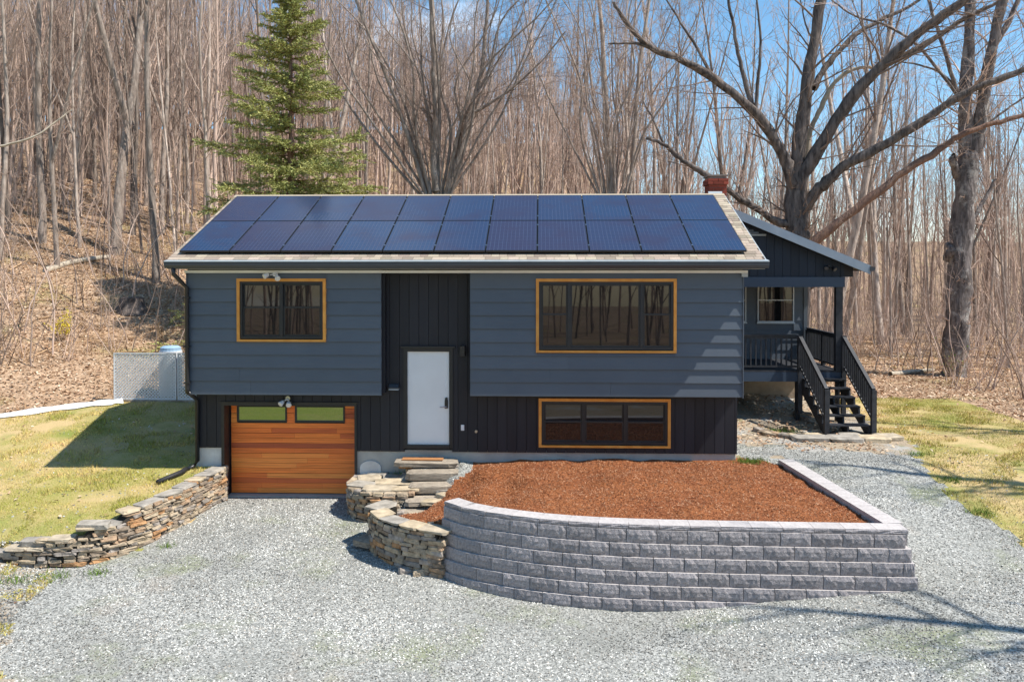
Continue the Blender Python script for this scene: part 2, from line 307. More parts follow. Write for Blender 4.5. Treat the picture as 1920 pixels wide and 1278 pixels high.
M['dirt'] = ground_mat('packed_dirt', [(.30, .23, .16), (.40, .32, .23), (.34, .27, .19), (.44, .37, .28)], [((.40, .40, .38), .9, .5, .6, .8), ((.17, .17, .06), 1.1, .6, .7, .7)], s2=45, bump=.6)
M['mulch'] = ground_mat('bark_mulch', [(.17, .058, .024), (.32, .115, .044), (.41, .16, .064), (.27, .095, .036)], [((.20, .06, .028), 1.2, .45, .7, .6)], s2=48, bump=1, bdist=.03)
M['meadow'] = ground_mat('green_meadow', [(.15, .18, .03), (.20, .24, .04), (.12, .16, .03)], [((.25, .22, .08), .6, .5, .7, .5)], s2=30)

# ------------------------------------------------------------------ terrain
WALL_L = [(.24, .30), (.02, -1.7), (-.31, -2.65), (-1.12, -3.0), (-1.93, -3.08)]
BLOCKLINE = [(5.38, -3.08), (5.8, -3.36), (6.3, -3.6), (6.9, -3.83), (7.5, -3.98), (8.2, -4.08), (9.2, -4.14), (12.45, -4.2)]
BED = [(3.25, .6), (3.25, -.35), (3.42, -.75), (3.8, -1.0), (4.5, -.98), (4.15, -1.3), (3.85, -1.9), (4.15, -2.1), (4.3, -2.4), (4.85, -2.85), (5.38, -3.02), (5.8, -3.3), (6.3, -3.54), (6.9, -3.77), (7.5, -3.92), (8.2, -4.02), (9.2, -4.08), (12.4, -4.14), (12.05, .1), (12.05, .6)]
BEDPTS = np.array([(4.7, 0, .78), (4.85, -.65, .47), (4.85, -1.05, .30), (4.6, -1.5, .14), (4.15, -1.9, -.02), (3.85, -2.0, -.1), (3.6, -.1, .47), (3.6, -.7, .47), (4.3, -.75, .45), (3.5, .3, .5), (4.62, -2.3, .46), (4.95, -2.6, .50), (5.3, -2.85, .56),
    (5.2, -2.2, .52), (5.25, -1.6, .5), (5.4, -1.0, .56), (5.4, -.4, .70), (5.5, .2, .78), (6, -.5, .84), (6, -1.5, .76), (6, -2.5, .74), (6.2, -3.2, .78), (7, 0, .85), (7, -1.2, .90), (7, -2.4, .87), (7, -3.4, .83), (9, 0, .86), (9, -1.3, .93), (9, -2.6, .9), (9, -3.8, .83), (11, 0, .87), (11, -1.3, .92), (11, -2.6, .88), (11, -3.8, .83), (12.1, -.5, .83), (12.2, -2, .82), (12.4, -3.8, .82)])
def inpoly(x, y, P):
    ins = np.zeros(np.shape(x), bool); n = len(P)
    for i in range(n):
        x0, y0 = P[i]; x1, y1 = P[(i+1) % n]
        c = ((y0 > y) != (y1 > y)) & (x < (x1-x0)*(y-y0)/((y1-y0) if y1 != y0 else 1e-9)+x0)
        ins ^= c
    return ins
def sstep(a, b, x):
    t = np.clip((x-a)/(b-a), 0, 1); return t*t*(3-2*t)
def vnoise(x, y, s, seed=0):
    "cheap smooth value noise"
    x = x/s+seed*13.7; y = y/s+seed*7.3
    xi = np.floor(x).astype(int); yi = np.floor(y).astype(int); fx = x-xi; fy = y-yi
    fx = fx*fx*(3-2*fx); fy = fy*fy*(3-2*fy)
    def h(a, b): return np.modf(np.abs(np.sin(a*127.1+b*311.7)*43758.5453))[0]
    return (h(xi, yi)*(1-fx)+h(xi+1, yi)*fx)*(1-fy)+(h(xi, yi+1)*(1-fx)+h(xi+1, yi+1)*fx)*fy
def y_base(x): return np.interp(x, [-40, -14, -6.3, -4, 0, 8, 20, 40], [-16, -1, 3.6, 5.3, 7.5, 12, 24, 45])
def hgt(x, y):
    x = np.asarray(x, float); y = np.asarray(y, float)
    zf = np.interp(y, [-60, -12, -4, -2, 0], [-1.6, -.55, -.28, -.1, 0]); zr = np.interp(y, [-60, -12, -4.2, 0, 3], [-1.6, -.5, .12, .83, .9])
    t = sstep(8, 13.2, x); z = zf*(1-t)+zr*t
    z = np.where((x > .18) & (x < 3.3) & (y > -.02) & (y < 1.2), np.minimum(z, -.012), z)
    z = np.where(y > .35, np.where(x > 5, .86+.3*sstep(3.5, 7.5, y)*sstep(16.5, 13, x), z), z)
    # left lawn above the stone wall
    zl = np.interp(y, [-60, -12, -6, -3.3, -2.4, 0, 4, 6], [-1.6, -.5, -.3, .03, .42, .6, 1.15, 1.35])
    xw = np.interp(y, [-3.08, -3.0, -2.65, -1.7, .3, 1.2, 1.25, 60], [-1.95, -1.12, -.36, -.04, .18, .18, 2, 4])
    left = (x < xw) & (y > -3.09)
    tl = sstep(-1.2, -3.4, x)
    z = np.where(left, zl, np.where((x < -1.0) & (y <= -3.09), zf*(1-tl)+zl*tl, z))
    # bed in front of the house
    b = inpoly(x, y, BED)
    if b.any():
        X = x[b][:, None]; Y = y[b][:, None]
        w = 1/((X-BEDPTS[:, 0])**2+(Y-BEDPTS[:, 1])**2+.03)**2
        z = z.copy(); z[b] = (w*BEDPTS[:, 2]).sum(1)/w.sum(1)
    # hill
    d = np.maximum(0, y-y_base(x)); ease = d*d/(d+3.0); ease = np.where(ease < 24, ease, 24+(ease-24)*.6)
    wgt = 1-sstep(-8, 30, x-.08*(y-20))
    z = z+np.where((y > 3) | (x < -4), .30*ease*wgt, 0)
    z = z+.35*(vnoise(x, y, 5)-.5)*sstep(1, 8, d)+1.2*(vnoise(x, y, 17, 3)-.5)*sstep(6, 25, d)
    z = z+9*sstep(85, 150, y)*sstep(0, 20, x)
    z = z+.03*(vnoise(x, y, 1.3, 5)-.5)+np.where(b & (x > 5.2), .05*(vnoise(x, y, .42, 15)-.5)+.03*(vnoise(x, y, .17, 16)-.5), 0)
    return z
def h1(x, y): return float(hgt(np.array([x]), np.array([y]))[0])
def lines(segs):
    a = [segs[0][0]]
    for s0, s1, st in segs:
        n = max(1, int(round((s1-s0)/st))); a += list(np.linspace(s0, s1, n+1)[1:])
    return np.array(a)
gx = lines([(-140, -60, 8), (-60, -26, 2), (-26, -8, .5), (-8, -4.5, .25), (-4.5, 17, .1), (17, 26, .5), (26, 60, 2), (60, 150, 9)])
gy = lines([(-120, -40, 8), (-40, -12, 1.5), (-12, -6.5, .25), (-6.5, 1, .1), (1, 8, .25), (8, 40, .6), (40, 80, 2), (80, 170, 6)])
GX, GY = np.meshgrid(gx, gy); GZ = hgt(GX, GY)
V = np.stack([GX, GY, GZ], -1).reshape(-1, 3)
ny, nx = GX.shape
ii = (np.arange(ny-1)[:, None]*nx+np.arange(nx-1)[None]).ravel()
F = np.stack([ii, ii+1, ii+nx+1, ii+nx], 1)
cx_ = V[F].mean(1)[:, 0]; cy_ = V[F].mean(1)[:, 1]
GRAV = [(-2.3, -2.9), (-1.9, -3.0), (-1.1, -2.95), (-.25, -2.6), (.05, -1.7), (.24, .3), (.2, 1.2), (3.4, 1.2), (12.0, 1.5), (12.6, 2.3), (14.2, 2.45), (15.3, 2.1), (15.0, .8), (14.7, -1), (14.7, -3), (15.2, -5), (16.2, -7.5), (17.5, -9.4), (-4.6, -9.4), (-3.4, -7), (-3.0, -5.4), (-2.7, -4.2)]
MULCH = [(5.55, .5), (5.62, -.1), (5.25, -.65), (5.1, -1.2), (4.9, -1.75), (4.55, -2.0), (4.35, -2.3), (4.85, -2.85), (5.38, -3.02), (5.8, -3.3), (6.3, -3.54), (6.9, -3.77), (7.5, -3.92), (8.2, -4.02), (9.2, -4.08), (12.4, -4.14), (12.15, -.2), (11.6, .2), (11.2, .6)]
def classify(x, y):
    jx = x+.5*(vnoise(x, y, .8, 1)-.5)+.25*(vnoise(x, y, .23, 2)-.5); jy = y+.5*(vnoise(x, y, .8, 4)-.5)+.25*(vnoise(x, y, .23, 6)-.5)
    bed = inpoly(x, y, BED)
    c = np.zeros(x.shape, int)                                   # 0 lawn
    hill = (jy > y_base(jx)) & (x < 12)
    wood = (jx > 19.6) | (jy > 13.2) | hill | ((jy > 8.5) & (x > 11))
    c[wood & (y > -9)] = 1
    g = inpoly(jx, jy, GRAV) & ~((x < np.interp(y, [-3.0, -2.65, -1.7, .3], [-1.12, -.36, -.04, .18])) & (y > -3.02))
    c[g] = 2
    di = (jx > 10.8) & (jx < 15.2) & (jy > .4) & (jy < 8.5) & ~((jy < 1.2) & (jx > 12.4)); c[di] = 3
    e = (x < -1.1+.35*(-3.2-y)+1.2*(vnoise(x, y, 1.1, 31)-.5)) & (x > -5.5) & (y < -3.15) & (y > -9.4) & g; c[e] = np.where(vnoise(x, y, .35, 33)[e] > .55, 0, 3)
    dp = inpoly(jx, jy, [(11.1, .6), (12.6, .7), (12.5, 1.7), (11.1, 2.0)]); c[dp] = 2
    c[bed] = 2
    c[inpoly(x+.15*(vnoise(x, y, .5, 9)-.5), y+.15*(vnoise(x, y, .5, 8)-.5), MULCH) & bed] = 4
    c[y < -9.4] = 5; c[(y < -9.4) & (jx > 4.5)] = 3; c[jy < -27] = 1
    return c
cl = classify(cx_, cy_)
for k, (nm, ml) in enumerate([('lawn', 'lawn'), ('woodland_floor', 'litter'), ('gravel_driveway', 'gravel'), ('dirt_path', 'dirt'), ('mulch_bed', 'mulch'), ('meadow', 'meadow')]):
    f = F[cl == k]; u, inv = np.unique(f, return_inverse=True)
    o = link(nm, mesh_np(nm, V[u], inv.reshape(f.shape), smooth=True), None, M[ml]); o['kind'] = 'structure'

# ------------------------------------------------------------------ the house
XL, XR = -.25, 11.04
RS = math.tan(.4127)
def roofz(y): return 5.08+RS*(y+.1)
EY, RY = -.30, 3.36
house = empty('house', (0, 0, 0), 'dark slate-blue raised ranch house with solar roof and orange wood garage door', 'house')
# body (rear and sides, core behind the cladding)
z_up = 2.225
G0, G1, GT = at(420, 758, .33).x, at(666, 758, .33).x, at(420, 759, .33).z
mb = MB()
mb.box(XL, 3.80, .12, 6.7, z_up+.02, 4.86); mb.box(5.58, XR, .12, 6.7, z_up+.02, 4.86); mb.box(3.80, 5.58, .40, 6.7, z_up+.02, 4.86)
mb.box(XL, G0, .40, 6.7, 1.0, z_up+.02); mb.box(G1, XR, .40, 6.7, 1.0, z_up+.02); mb.box(G0, G1, .40, 6.7, GT+.02, z_up+.02)
mb.build('wall', M['board'], house)
# gable walls under the roof
for x0, x1 in ((XL, XL+.1), (XR-.1, XR)):
    MB().prismx([(.06, 4.86), (6.7, 4.86), (6.7, roofz(0)-.12), (RY, roofz(RY)-.12), (.06, roofz(.06)-.12)], x0, x1).build('gable_wall', M['siding'], house)
# foundation
fb = MB(); fb.box(G1, XR-.03, .36, 6.6, -.2, 1.03)
fb.build('foundation', M['concrete'], house, bevel=.01)
MB().box(XL, G0, .36, 6.6, -.2, 1.06).build('foundation', M['whiteconc'], house, bevel=.01, label='whitewashed foundation left of the garage')
# interior of the garage behind the door
# horizontal lap siding: one board per course
zs = [2.225]+[at(1100, py, 0).z for py in (717, 692, 667, 641.7, 616.6, 591.4, 566.4, 541.4)]+[4.80]
def course(x0, x1, za, zb, y=0, n=None):
    # board leaning out at its foot
    off = house.location
    if x1-x0 > 2.5 and R.random() < .6 and n is None:
        xm = x0+(x1-x0)*R.uniform(.25, .75); course(x0, xm-.0015, za, zb, y, 1); return course(xm+.0015, x1, za, zb, y, 1)
    ms = MB(); ms.prismx([(y-.016, za), (y+.03, za), (y+.05, min(zb+.012, 4.8)), (y+.022, min(zb+.012, 4.8))], x0, x1)
    return ms.build('siding_board', M['siding'], house)
xa1 = at(714.6, 600, 0).x; xb0 = at(881.6, 600, 0).x
UW = [(at(444.7, 522, 0), at(611.9, 640.5, 0)), (at(1005, 522.3, 0), at(1268, 661.5, 0))]
def course_cut(x0, x1, za, zb, win):
    a, b = win; wx0_, wx1_, wz1_, wz0_ = a.x+.02, b.x-.02, a.z-.02, b.z+.02
    if zb <= wz0_ or za >= wz1_: return course(x0, x1, za, zb)
    course(x0, wx0_, za, zb); course(wx1_, x1, za, zb)
    if za < wz0_ < zb: course(wx0_, wx1_, za, wz0_)
    if za < wz1_ < zb: course(wx0_, wx1_, wz1_, zb)
for za, zb in zip(zs[:-1], zs[1:]):
    course_cut(XL-.015, xa1, za, zb, UW[0])
    # the wide right-hand section is two lengths per course, butted at a staggered joint
    course_cut(xb0, XR+.01, za, zb, UW[1])
for x in (XR+.012,):
    MB().box(x, x+.02, -.025, .06, z_up-.02, 4.74).build('corner_trim', M['siding'], house)
MB().box(XL-.03, XL-.016, -.02, .06, z_up-.02, 4.74).build('corner_trim', M['siding'], house)
# bottom faces and returns of the overhang
MB().box(XL, xa1-.002, .012, .42, z_up-.012, z_up+.016).build('overhang_soffit', M['siding'], house)
MB().box(xb0+.002, XR, .012, .42, z_up-.012, z_up+.016).build('overhang_soffit', M['siding'], house)
MB().box(xa1-.02, xa1+.012, .03, .36, z_up, 4.8).build('recess_return', M['board'], house)
MB().box(xb0-.012, xb0+.02, .03, .36, z_up, 4.8).build('recess_return', M['board'], house)
# vertical boards: recess and lower storey
D0, D1 = at(763.9, 700, .35).x, at(842.6, 700, .35).x
DT, DB = at(800, 658.5, .35).z, at(800, 833, .35).z
bx0 = XL+.01; bw = .2035; k = 0
LW = (at(1010, 746, .33), at(1257, 839, .33))
x = at(731.3, 600, .35).x-20*bw
while x < XR-.03:
    a, b = max(x, bx0), min(x+bw-.008, XR-.01); x += bw
    if b-a < .02: continue
    mid = (a+b)/2
    spans = []
    top = 4.80 if (mid > xa1-.08 and mid < xb0+.08) else z_up-.014
    lo = 1.0 if mid > G1 else 1.05
    # openings
    ops = []
    if b > G0-.06 and a < G1+.04: ops.append((-1, GT+.05, G0-.05, G1+.03))
    if b > D0-.07 and a < D1+.07: ops.append((0, DT+.07, D0-.06, D1+.06))
    if b > LW[0].x+.02 and a < LW[1].x-.02: ops.append((LW[1].z, LW[0].z, LW[0].x+.02, LW[1].x-.02))
    def add(a, b, z0, z1):
        if b-a > .012 and z1-z0 > .02: MB().box(a, b, .33, .362, z0, z1).build('vertical_board', M['board'], house)
    if not ops: add(a, b, lo, top); continue
    o0, o1, oa, ob = ops[0]
    add(a, b, o1, top)
    if o0 > lo: add(a, b, lo, o0)
    if a < oa: add(a, min(b, oa), max(lo, o0), o1)
    if b > ob: add(max(a, ob), b, max(lo, o0), o1)
# front door
door = MB().box(D0+.002, D1-.002, .34, .385, DB+.004, DT).build('front_door', M['door'], house, bevel=.004)
df = MB(); df.box(D0-.075, D0, .30, .375, DB-.07, DT+.075); df.box(D1, D1+.075, .30, .375, DB-.07, DT+.075); df.box(D0, D1, .30, .375, DT, DT+.075); df.box(D0, D1, .27, .375, DB-.07, DB)
df.build('door_frame', M['frame'], door)
MB().box(D0-.12, D1+.12, .25, .33, DT+.08, DT+.115).build('drip_cap', M['frame'], door)
p = at(837, 747, .34); MB().tube([(p.x, .34, p.z), (p.x, .31, p.z)], .03, 12).build('deadbolt', M['dark'], door)
p = at(837, 757, .34); MB().box(p.x-.034, p.x+.034, .312, .341, p.z-.09, p.z+.09).build('lock_plate', M['dark'], door, bevel=.006)
MB().tube([(p.x, .315, p.z-.05), (p.x, .285, p.z-.05), (p.x-.04, .275, p.z-.05), (p.x-.13, .275, p.z-.055)], .011, 8).build('door_handle', M['chrome'], door)
# windows -------------------------------------------------------
def window(a, b, y, cells, trim=.06, tmat='cedar', fw=.05, head=True):
    "a, b: outer corners of the trim; cells: list of (fraction x0, x1, split or None)"
    x0, x1 = a.x, b.x; z1, z0 = a.z, b.z
    ix0, ix1, iz0, iz1 = x0+trim, x1-trim, z0+trim, z1-trim
    fr = MB(); yf = y-.02; yb = y+.10
    fr.box(ix0, ix0+fw, yf, yb, iz0, iz1); fr.box(ix1-fw, ix1, yf, yb, iz0, iz1); fr.box(ix0+fw, ix1-fw, yf, yb, iz1-fw, iz1); fr.box(ix0+fw, ix1-fw, yf, yb, iz0, iz0+fw)
    w = ix1-ix0
    for (c0, c1, sp) in cells[1:]:
        xm = ix0+c0*w; fr.box(xm-fw*.55, xm+fw*.55, yf+.003, yb, iz0+fw, iz1-fw)
    win = fr.build('window', M['frame'], house)
    for i, (c0, c1, sp) in enumerate(cells):
        u0 = ix0+c0*w+(fw if i == 0 else fw*.55); u1 = ix0+c1*w-(fw if i == len(cells)-1 else fw*.55)
        v0, v1 = iz0+fw, iz1-fw; s = .035
        segs = [(v0, v1, 0)] if sp is None else [(v0, v0+(v1-v0)*sp+s/2, 0), (v0+(v1-v0)*sp-s/2, v1, 1)]
        for (q0, q1, up) in segs:
            ys = y+.012+.03*up
            sb = MB(); sb.box(u0, u0+s, ys, ys+.03, q0, q1); sb.box(u1-s, u1, ys, ys+.03, q0, q1); sb.box(u0+s, u1-s, ys, ys+.03, q0, q0+s); sb.box(u0+s, u1-s, ys, ys+.03, q1-s, q1)
            sb.build('sash', M['frame'], win)
            MB().box(u0+s, u1-s, ys+.012, ys+.018, q0+s, q1-s).build('pane', M['glass'], win)
    if tmat:
        t = trim; ty0, ty1 = y-.045, y+.02
        for bb in ((x0, x1, z1-t, z1), (x0, x1, z0, z0+t*.75), (x0, x0+t, z0+t*.75, z1-t), (x1-t, x1, z0+t*.75, z1-t)):
            MB().box(bb[0], bb[1], ty0, ty1, bb[2], bb[3]).build('trim_board', M[tmat], win)
    # dark grey sheet, its colour standing in for the shaded room behind
    rm = MB(); rm.box(ix0+.01, ix1-.01, y+.101, y+.11, iz0+.01, iz1-.01); rm.build('room_backing', M['room_backing'], win)
    return win
window(at(444.7, 522, 0), at(611.9, 640.5, 0), 0, [(0, .5, .55), (.5, 1, .55)])
window(at(1005, 522.3, 0), at(1268, 661.5, 0), 0, [(0, .225, .52), (.225, .765, None), (.765, 1, .52)])
window(at(1010, 746, .33), at(1257, 839.5, .33), .33, [(0, .335, .52), (.335, .665, .52), (.665, 1, .52)])
# garage door ---------------------------------------------------
gz0, gz1 = .0, GT; gx0, gx1 = at(433.5, 800, .62).x, G1-.015
gd = MB().box(gx0-.05, gx1+.04, .66, .70, 0, gz1+.05).build('garage_door', M['frame'], house)
gf = MB(); gf.box(G0-.05, G0+.012, .30, .68, -.05, gz1+.05); gf.box(G1-.012, G1+.035, .30, .68, -.05, gz1+.05); gf.box(G0+.012, G1-.012, .30, .68, gz1-.005, gz1+.05)
gf.build('garage_frame', M['dark'], gd)
MB().box(G0-.08, G1+.08, .29, .34, gz1+.052, gz1+.075).build('drip_cap', M['dark'], gd)
MB().box(G0+.02, G1-.015, .45, .659, -.06, .012).build('threshold', M['concrete'], gd, label='pale concrete garage threshold')
wa = [(at(445, 762, .64).x, at(538.5, 790, .64).x), (at(553.5, 762, .64).x, at(647, 790, .64).x)]
wz0, wz1 = at(500, 790.3, .64).z, at(500, 760.5, .64).z
rows = 18; rh = (gz1-.03)/rows
for r in range(rows):
    z0 = .03+r*rh; z1 = z0+rh-.004+(-.004 if r % 4 == 3 else 0)
    cuts = [gx0]; xx = gx0+R.uniform(.5, 1.8)
    while xx < gx1-.25: cuts.append(xx); xx += R.uniform(.9, 2.2)
    cuts.append(gx1)
    ivs = list(zip(cuts[:-1], cuts[1:]))
    if z1 > wz0+.01:
        ivs = [(gx0, wa[0][0]), (wa[0][1], wa[1][0]), (wa[1][1], gx1)]
    for a, b in ivs:
        MB().box(a+.0012, b-.0012, .625+R.uniform(0, .003), .66, z0, min(z1, gz1-.01)).build('plank', M['plank'], gd)
for a, b in wa:
    f = MB(); t = .035; f.box(a, a+t, .61, .66, wz0, wz1); f.box(b-t, b, .61, .66, wz0, wz1); f.box(a+t, b-t, .61, .66, wz0, wz0+t); f.box(a+t, b-t, .61, .66, wz1-t*.6, wz1)
    f.build('window_frame', M['dark'], gd); MB().box(a+t, b-t, .635, .645, wz0+t, wz1-t*.6).build('pane', M['glass2'], gd)
MB().box(gx1-.02, gx1-.005, .60, .625, 1.30, 1.52).build('handle', M['plastic'], gd)
# roof ----------------------------------------------------------
RX0, RX1 = -.53, 11.42
rt = .10
rm = MB(); zr = roofz
rm.prismx([(EY, zr(EY)-.012), (RY, zr(RY)-.012), (7.05, zr(RY)-.012-RS*(7.05-RY)), (7.05, zr(RY)-.012-RS*(7.05-RY)-rt), (RY, zr(RY)-.012-rt), (EY, zr(EY)-.012-rt)], RX0, RX1)
roof = rm.build('roof', M['roofdeck'], house)
# shingles: tabs where the roof shows round the panels, laid from the eave up
PXL = at(335.6, 473.5, -.1).x; PXR = PXL+11*1.045
crs = .145; sl_len = (RY-EY)/cos(.4127); ncr = int(sl_len/crs)+1
def shingle_mesh(w, lg):
    m_ = MB(); m_.box(0, w, 0, lg, 0, .010); me = bpy.data.meshes.new('shingle'); me.from_pydata(m_.v, [], m_.f)
    me.materials.append(M['shingle']); bm = bmesh.new(); bm.from_mesh(me); bmesh.ops.recalc_face_normals(bm, faces=bm.faces); bm.to_mesh(me); bm.free(); return me
tabs = [shingle_mesh(w, .19) for w in (.16, .22, .30)]
tabw = (.16, .22, .30)
cA, sA = cos(.4127), sin(.4127)
nsh = 0
for r in range(ncr):
    s0 = -.03+r*crs; y = EY+s0*cA
    if y > RY-.05: break
    full = y < -.1-.02
    rngs = [(RX0, RX1)] if full else [(RX0, PXL+.10), (PXR-.10, RX1)]
    for a, b in rngs:
        x = a
        while x < b-.05:
            i = R.randrange(3); w = min(tabw[i], b-x)
            o = link('shingle', tabs[i], roof); o.location = (x, y, zr(y)-.006+R.uniform(0, .003)); o.rotation_euler = (.4127-.035, 0, 0); o.scale = ((w-.006)/tabw[i], min(1, (RY-y)/.17), 1); nsh += 1
            x += w
# ridge caps at both ends of the array
MB().prismx([(RY-.12, zr(RY-.12)+.012), (RY, zr(RY)+.022), (RY+.12, zr(RY-.12)+.012), (RY, zr(RY)-.0)], RX0, RX1).build('ridge_cap', M['shingle'], roof)
# rake boards
for x0, x1 in ((RX0-.022, RX0-.002), (RX1+.002, RX1+.022)):
    MB().prismx([(EY, zr(EY)-.015), (RY, zr(RY)-.015), (RY, zr(RY)-.17), (EY, zr(EY)-.17)], x0, x1).build('rake_board', M['guttertop'], roof)
    MB().prismx([(RY, zr(RY)-.015), (7.05, zr(RY)-.015-RS*(7.05-RY)), (7.05, zr(RY)-.17-RS*(7.05-RY)), (RY, zr(RY)-.17)], x0, x1).build('rake_board', M['guttertop'], roof)
# soffit, drip edge, gutter
MB().box(RX0+.01, RX1-.01, EY+.01, .05, 4.795, 4.82).build('soffit', M['white'], house)
MB().box(RX0+.0, RX1, EY-.005, EY+.015, 4.80, zr(EY)-.03).build('fascia_board', M['gutter'], house)
ge = zr(EY)-.03
MB().prismx([(EY-.006, ge), (EY-.006, ge-.15), (EY-.09, ge-.15), (EY-.125, ge-.09), (EY-.125, ge-.02), (EY-.13, ge-.018), (EY-.13, ge-.006), (EY-.112, ge-.006), (EY-.112, ge-.085), (EY-.085, ge-.135), (EY-.02, ge-.135), (EY-.02, ge)], RX0-.02, RX1+.04).build('gutter', M['gutter'], house)
MB().prismx([(EY-.01, ge+.012), (EY+.02, ge+.022), (EY-.10, ge+.004), (EY-.132, ge-.004), (EY-.132, ge-.022), (EY-.124, ge-.006)], RX0-.02, RX1+.04).build('gutter_lip', M['guttertop'], house)
MB().box(XL-.05, XR+.10, -.045, -.018, 4.715, 4.77).build('frieze_board', M['white'], house)
MB().box(XR-.02, XR+.10, -.05, -.01, 4.64, 4.712).build('frieze_block', M['guttertop'], house)
# downspout on the left corner
dx = at(351, 650, -.06).x
ds = MB(); ds.tube([(dx-.14, -.36, 4.82), (dx-.14, -.36, 4.70), (dx-.05, -.18, 4.52), (dx, -.07, 4.42), (dx, -.065, 2.35), (dx, -.05, 2.25)], .045, 8)
ds.tube([(dx, -.05, 2.27), (dx+.06, .12, 2.15), (dx+.06, .27, 2.05), (dx+.055, .28, .78), (dx+.0, .22, .68), (dx-.12, .1, .63)], .045, 8)
ds.build('downspout', M['dark'], house, smooth=True)
for z in (4.2, 3.2, 2.45): MB().box(dx-.06, dx+.06, -.115, -.02, z, z+.03).build('downspout_strap', M['dark'], house)
# chimney of single bricks
ch = at(1347, 350, 3.9); chx0, chx1 = at(1330, 350, 3.7).x, at(1363, 350, 3.7).x; cy0, cy1 = 3.7, 4.3
chz0, chz1 = 5.9, at(1347, 329, 3.7).z
chim = MB().box(chx0+.012, chx1-.012, cy0+.012, cy1-.012, chz0, chz1-.02).build('chimney', M['mortar'], house)
chh = .075; nc = int((chz1-chz0)/chh); bwid = (chx1-chx0)/2.0
def brick_mesh(lx, ly, lz):
    b = MB(); b.box(0, lx, 0, ly, 0, lz); me = bpy.data.meshes.new('brick'); me.from_pydata(b.v, [], b.f); bm = bmesh.new(); bm.from_mesh(me); bmesh.ops.recalc_face_normals(bm, faces=bm.faces); bmesh.ops.bevel(bm, geom=list(bm.edges), offset=.004, segments=1, affect='EDGES'); bm.to_mesh(me); bm.free(); me.materials.append(M['brick']); return me
bmF = brick_mesh(1, 1, 1)
def brick(x0, x1, y0, y1, z0, z1):
    o = link('brick', bmF, chim); o.location = (x0, y0, z0); o.scale = (x1-x0, y1-y0, z1-z0)
for r in range(nc):
    z = chz0+r*chh; out = .03 if r >= nc-2 else 0
    if out: out = .035
    n2 = [0, .5, 1] if r % 2 == 0 else [0, .25, .75, 1]
    X0, X1, Y0, Y1 = chx0-out, chx1+out, cy0-out, cy1+out
    for a, b in zip(n2[:-1], n2[1:]):
        j = R.uniform(-.002, .004)
        brick(X0+a*(X1-X0)+.004, X0+b*(X1-X0)-.004, Y0-j, Y0+.09, z, z+chh-.010)
        brick(X0+a*(X1-X0)+.004, X0+b*(X1-X0)-.004, Y1-.09, Y1, z, z+chh-.010)
    m2 = [.16, .5, .84] if r % 2 == 0 else [.16, .84]
    for xa, xb in ((X0-.001, X0+.09), (X1-.09, X1+.001)):
        for a, b in zip(m2[:-1], m2[1:]): brick(xa, xb, Y0+a*(Y1-Y0)+.004, Y0+b*(Y1-Y0)-.004, z, z+chh-.010)
MB().box(chx0-.03, chx1+.03, cy0-.03, cy1+.03, chz1-.012, chz1+.02).build('chimney_crown', M['mortar'], chim)
MB().prismx([(cy0-.16, 6.36), (cy0-.012, 6.36), (cy0-.012, at(1345, 359, cy0).z), (cy0-.16, 6.44)], chx0-.03, chx1-.12).build('flashing', M['guttertop'], chim)
# solar array ---------------------------------------------------
PWD, PLN = 1.045, 1.74
pn = MB(); 
def panel_mesh():
    me = bpy.data.meshes.new('solar_panel'); g = .009; w, l, t = PWD-2*g, PLN-2*g, .035
    v = [(g, g, 0), (g+w, g, 0), (g+w, g+l, 0), (g, g+l, 0), (g, g, t), (g+w, g, t), (g+w, g+l, t), (g, g+l, t)]
    me.from_pydata(v, [], [(3, 2, 1, 0), (4, 5, 6, 7), (0, 1, 5, 4), (1, 2, 6, 5), (2, 3, 7, 6), (3, 0, 4, 7)])
    uv = me.uv_layers.new(name='UV')
    for p in me.polygons:
        for li in p.loop_indices: c = me.vertices[me.loops[li].vertex_index].co; uv.data[li].uv = (c.x, c.y)
    me.materials.append(M['solar']); return me
pm = panel_mesh()
fm = MB(); g = .0085; e = .011
for b in ((g, PWD-g, g, g+e), (g, PWD-g, PLN-g-e, PLN-g), (g, g+e, g+e, PLN-g-e), (PWD-g-e, PWD-g, g+e, PLN-g-e)): fm.box(b[0], b[1], b[2], b[3], -.003, .0375)
fme = bpy.data.meshes.new('panel_frame'); fme.from_pydata(fm.v, [], fm.f); fme.materials.append(M['frame'])
bmx = bmesh.new(); bmx.from_mesh(fme); bmesh.ops.recalc_face_normals(bmx, faces=bmx.faces); bmx.to_mesh(fme); bmx.free()
km = MB(); km.box(-.018, .018, -.03, .03, .03, .044); kme = bpy.data.meshes.new('panel_clamp'); kme.from_pydata(km.v, [], km.f); kme.materials.append(M['chrome'])
bmx = bmesh.new(); bmx.from_mesh(kme); bmesh.ops.recalc_face_normals(bmx, faces=bmx.faces); bmx.to_mesh(kme); bmx.free()
for row in range(2):
    for c in range(11):
        s = row*PLN
        o = link('solar_panel', pm, house); o.location = (PXL+c*PWD, -.1+s*cA, 5.135+s*sA); o.rotation_euler = (.4127, 0, 0)
        link('panel_frame', fme, o)
        if c < 10:
            for v in (.28, PLN-.28): q = link('panel_clamp', kme, o); q.location = (PWD, v, 0)
for v in (.28, PLN-.28, PLN+.28, 2*PLN-.28):
    y = -.1+v*cA; z = 5.135+v*sA-.022
    MB().bar((PXL+.02, y, z), (PXR-.02, y, z), .04, .038).build('mounting_rail', M['frame'], house)
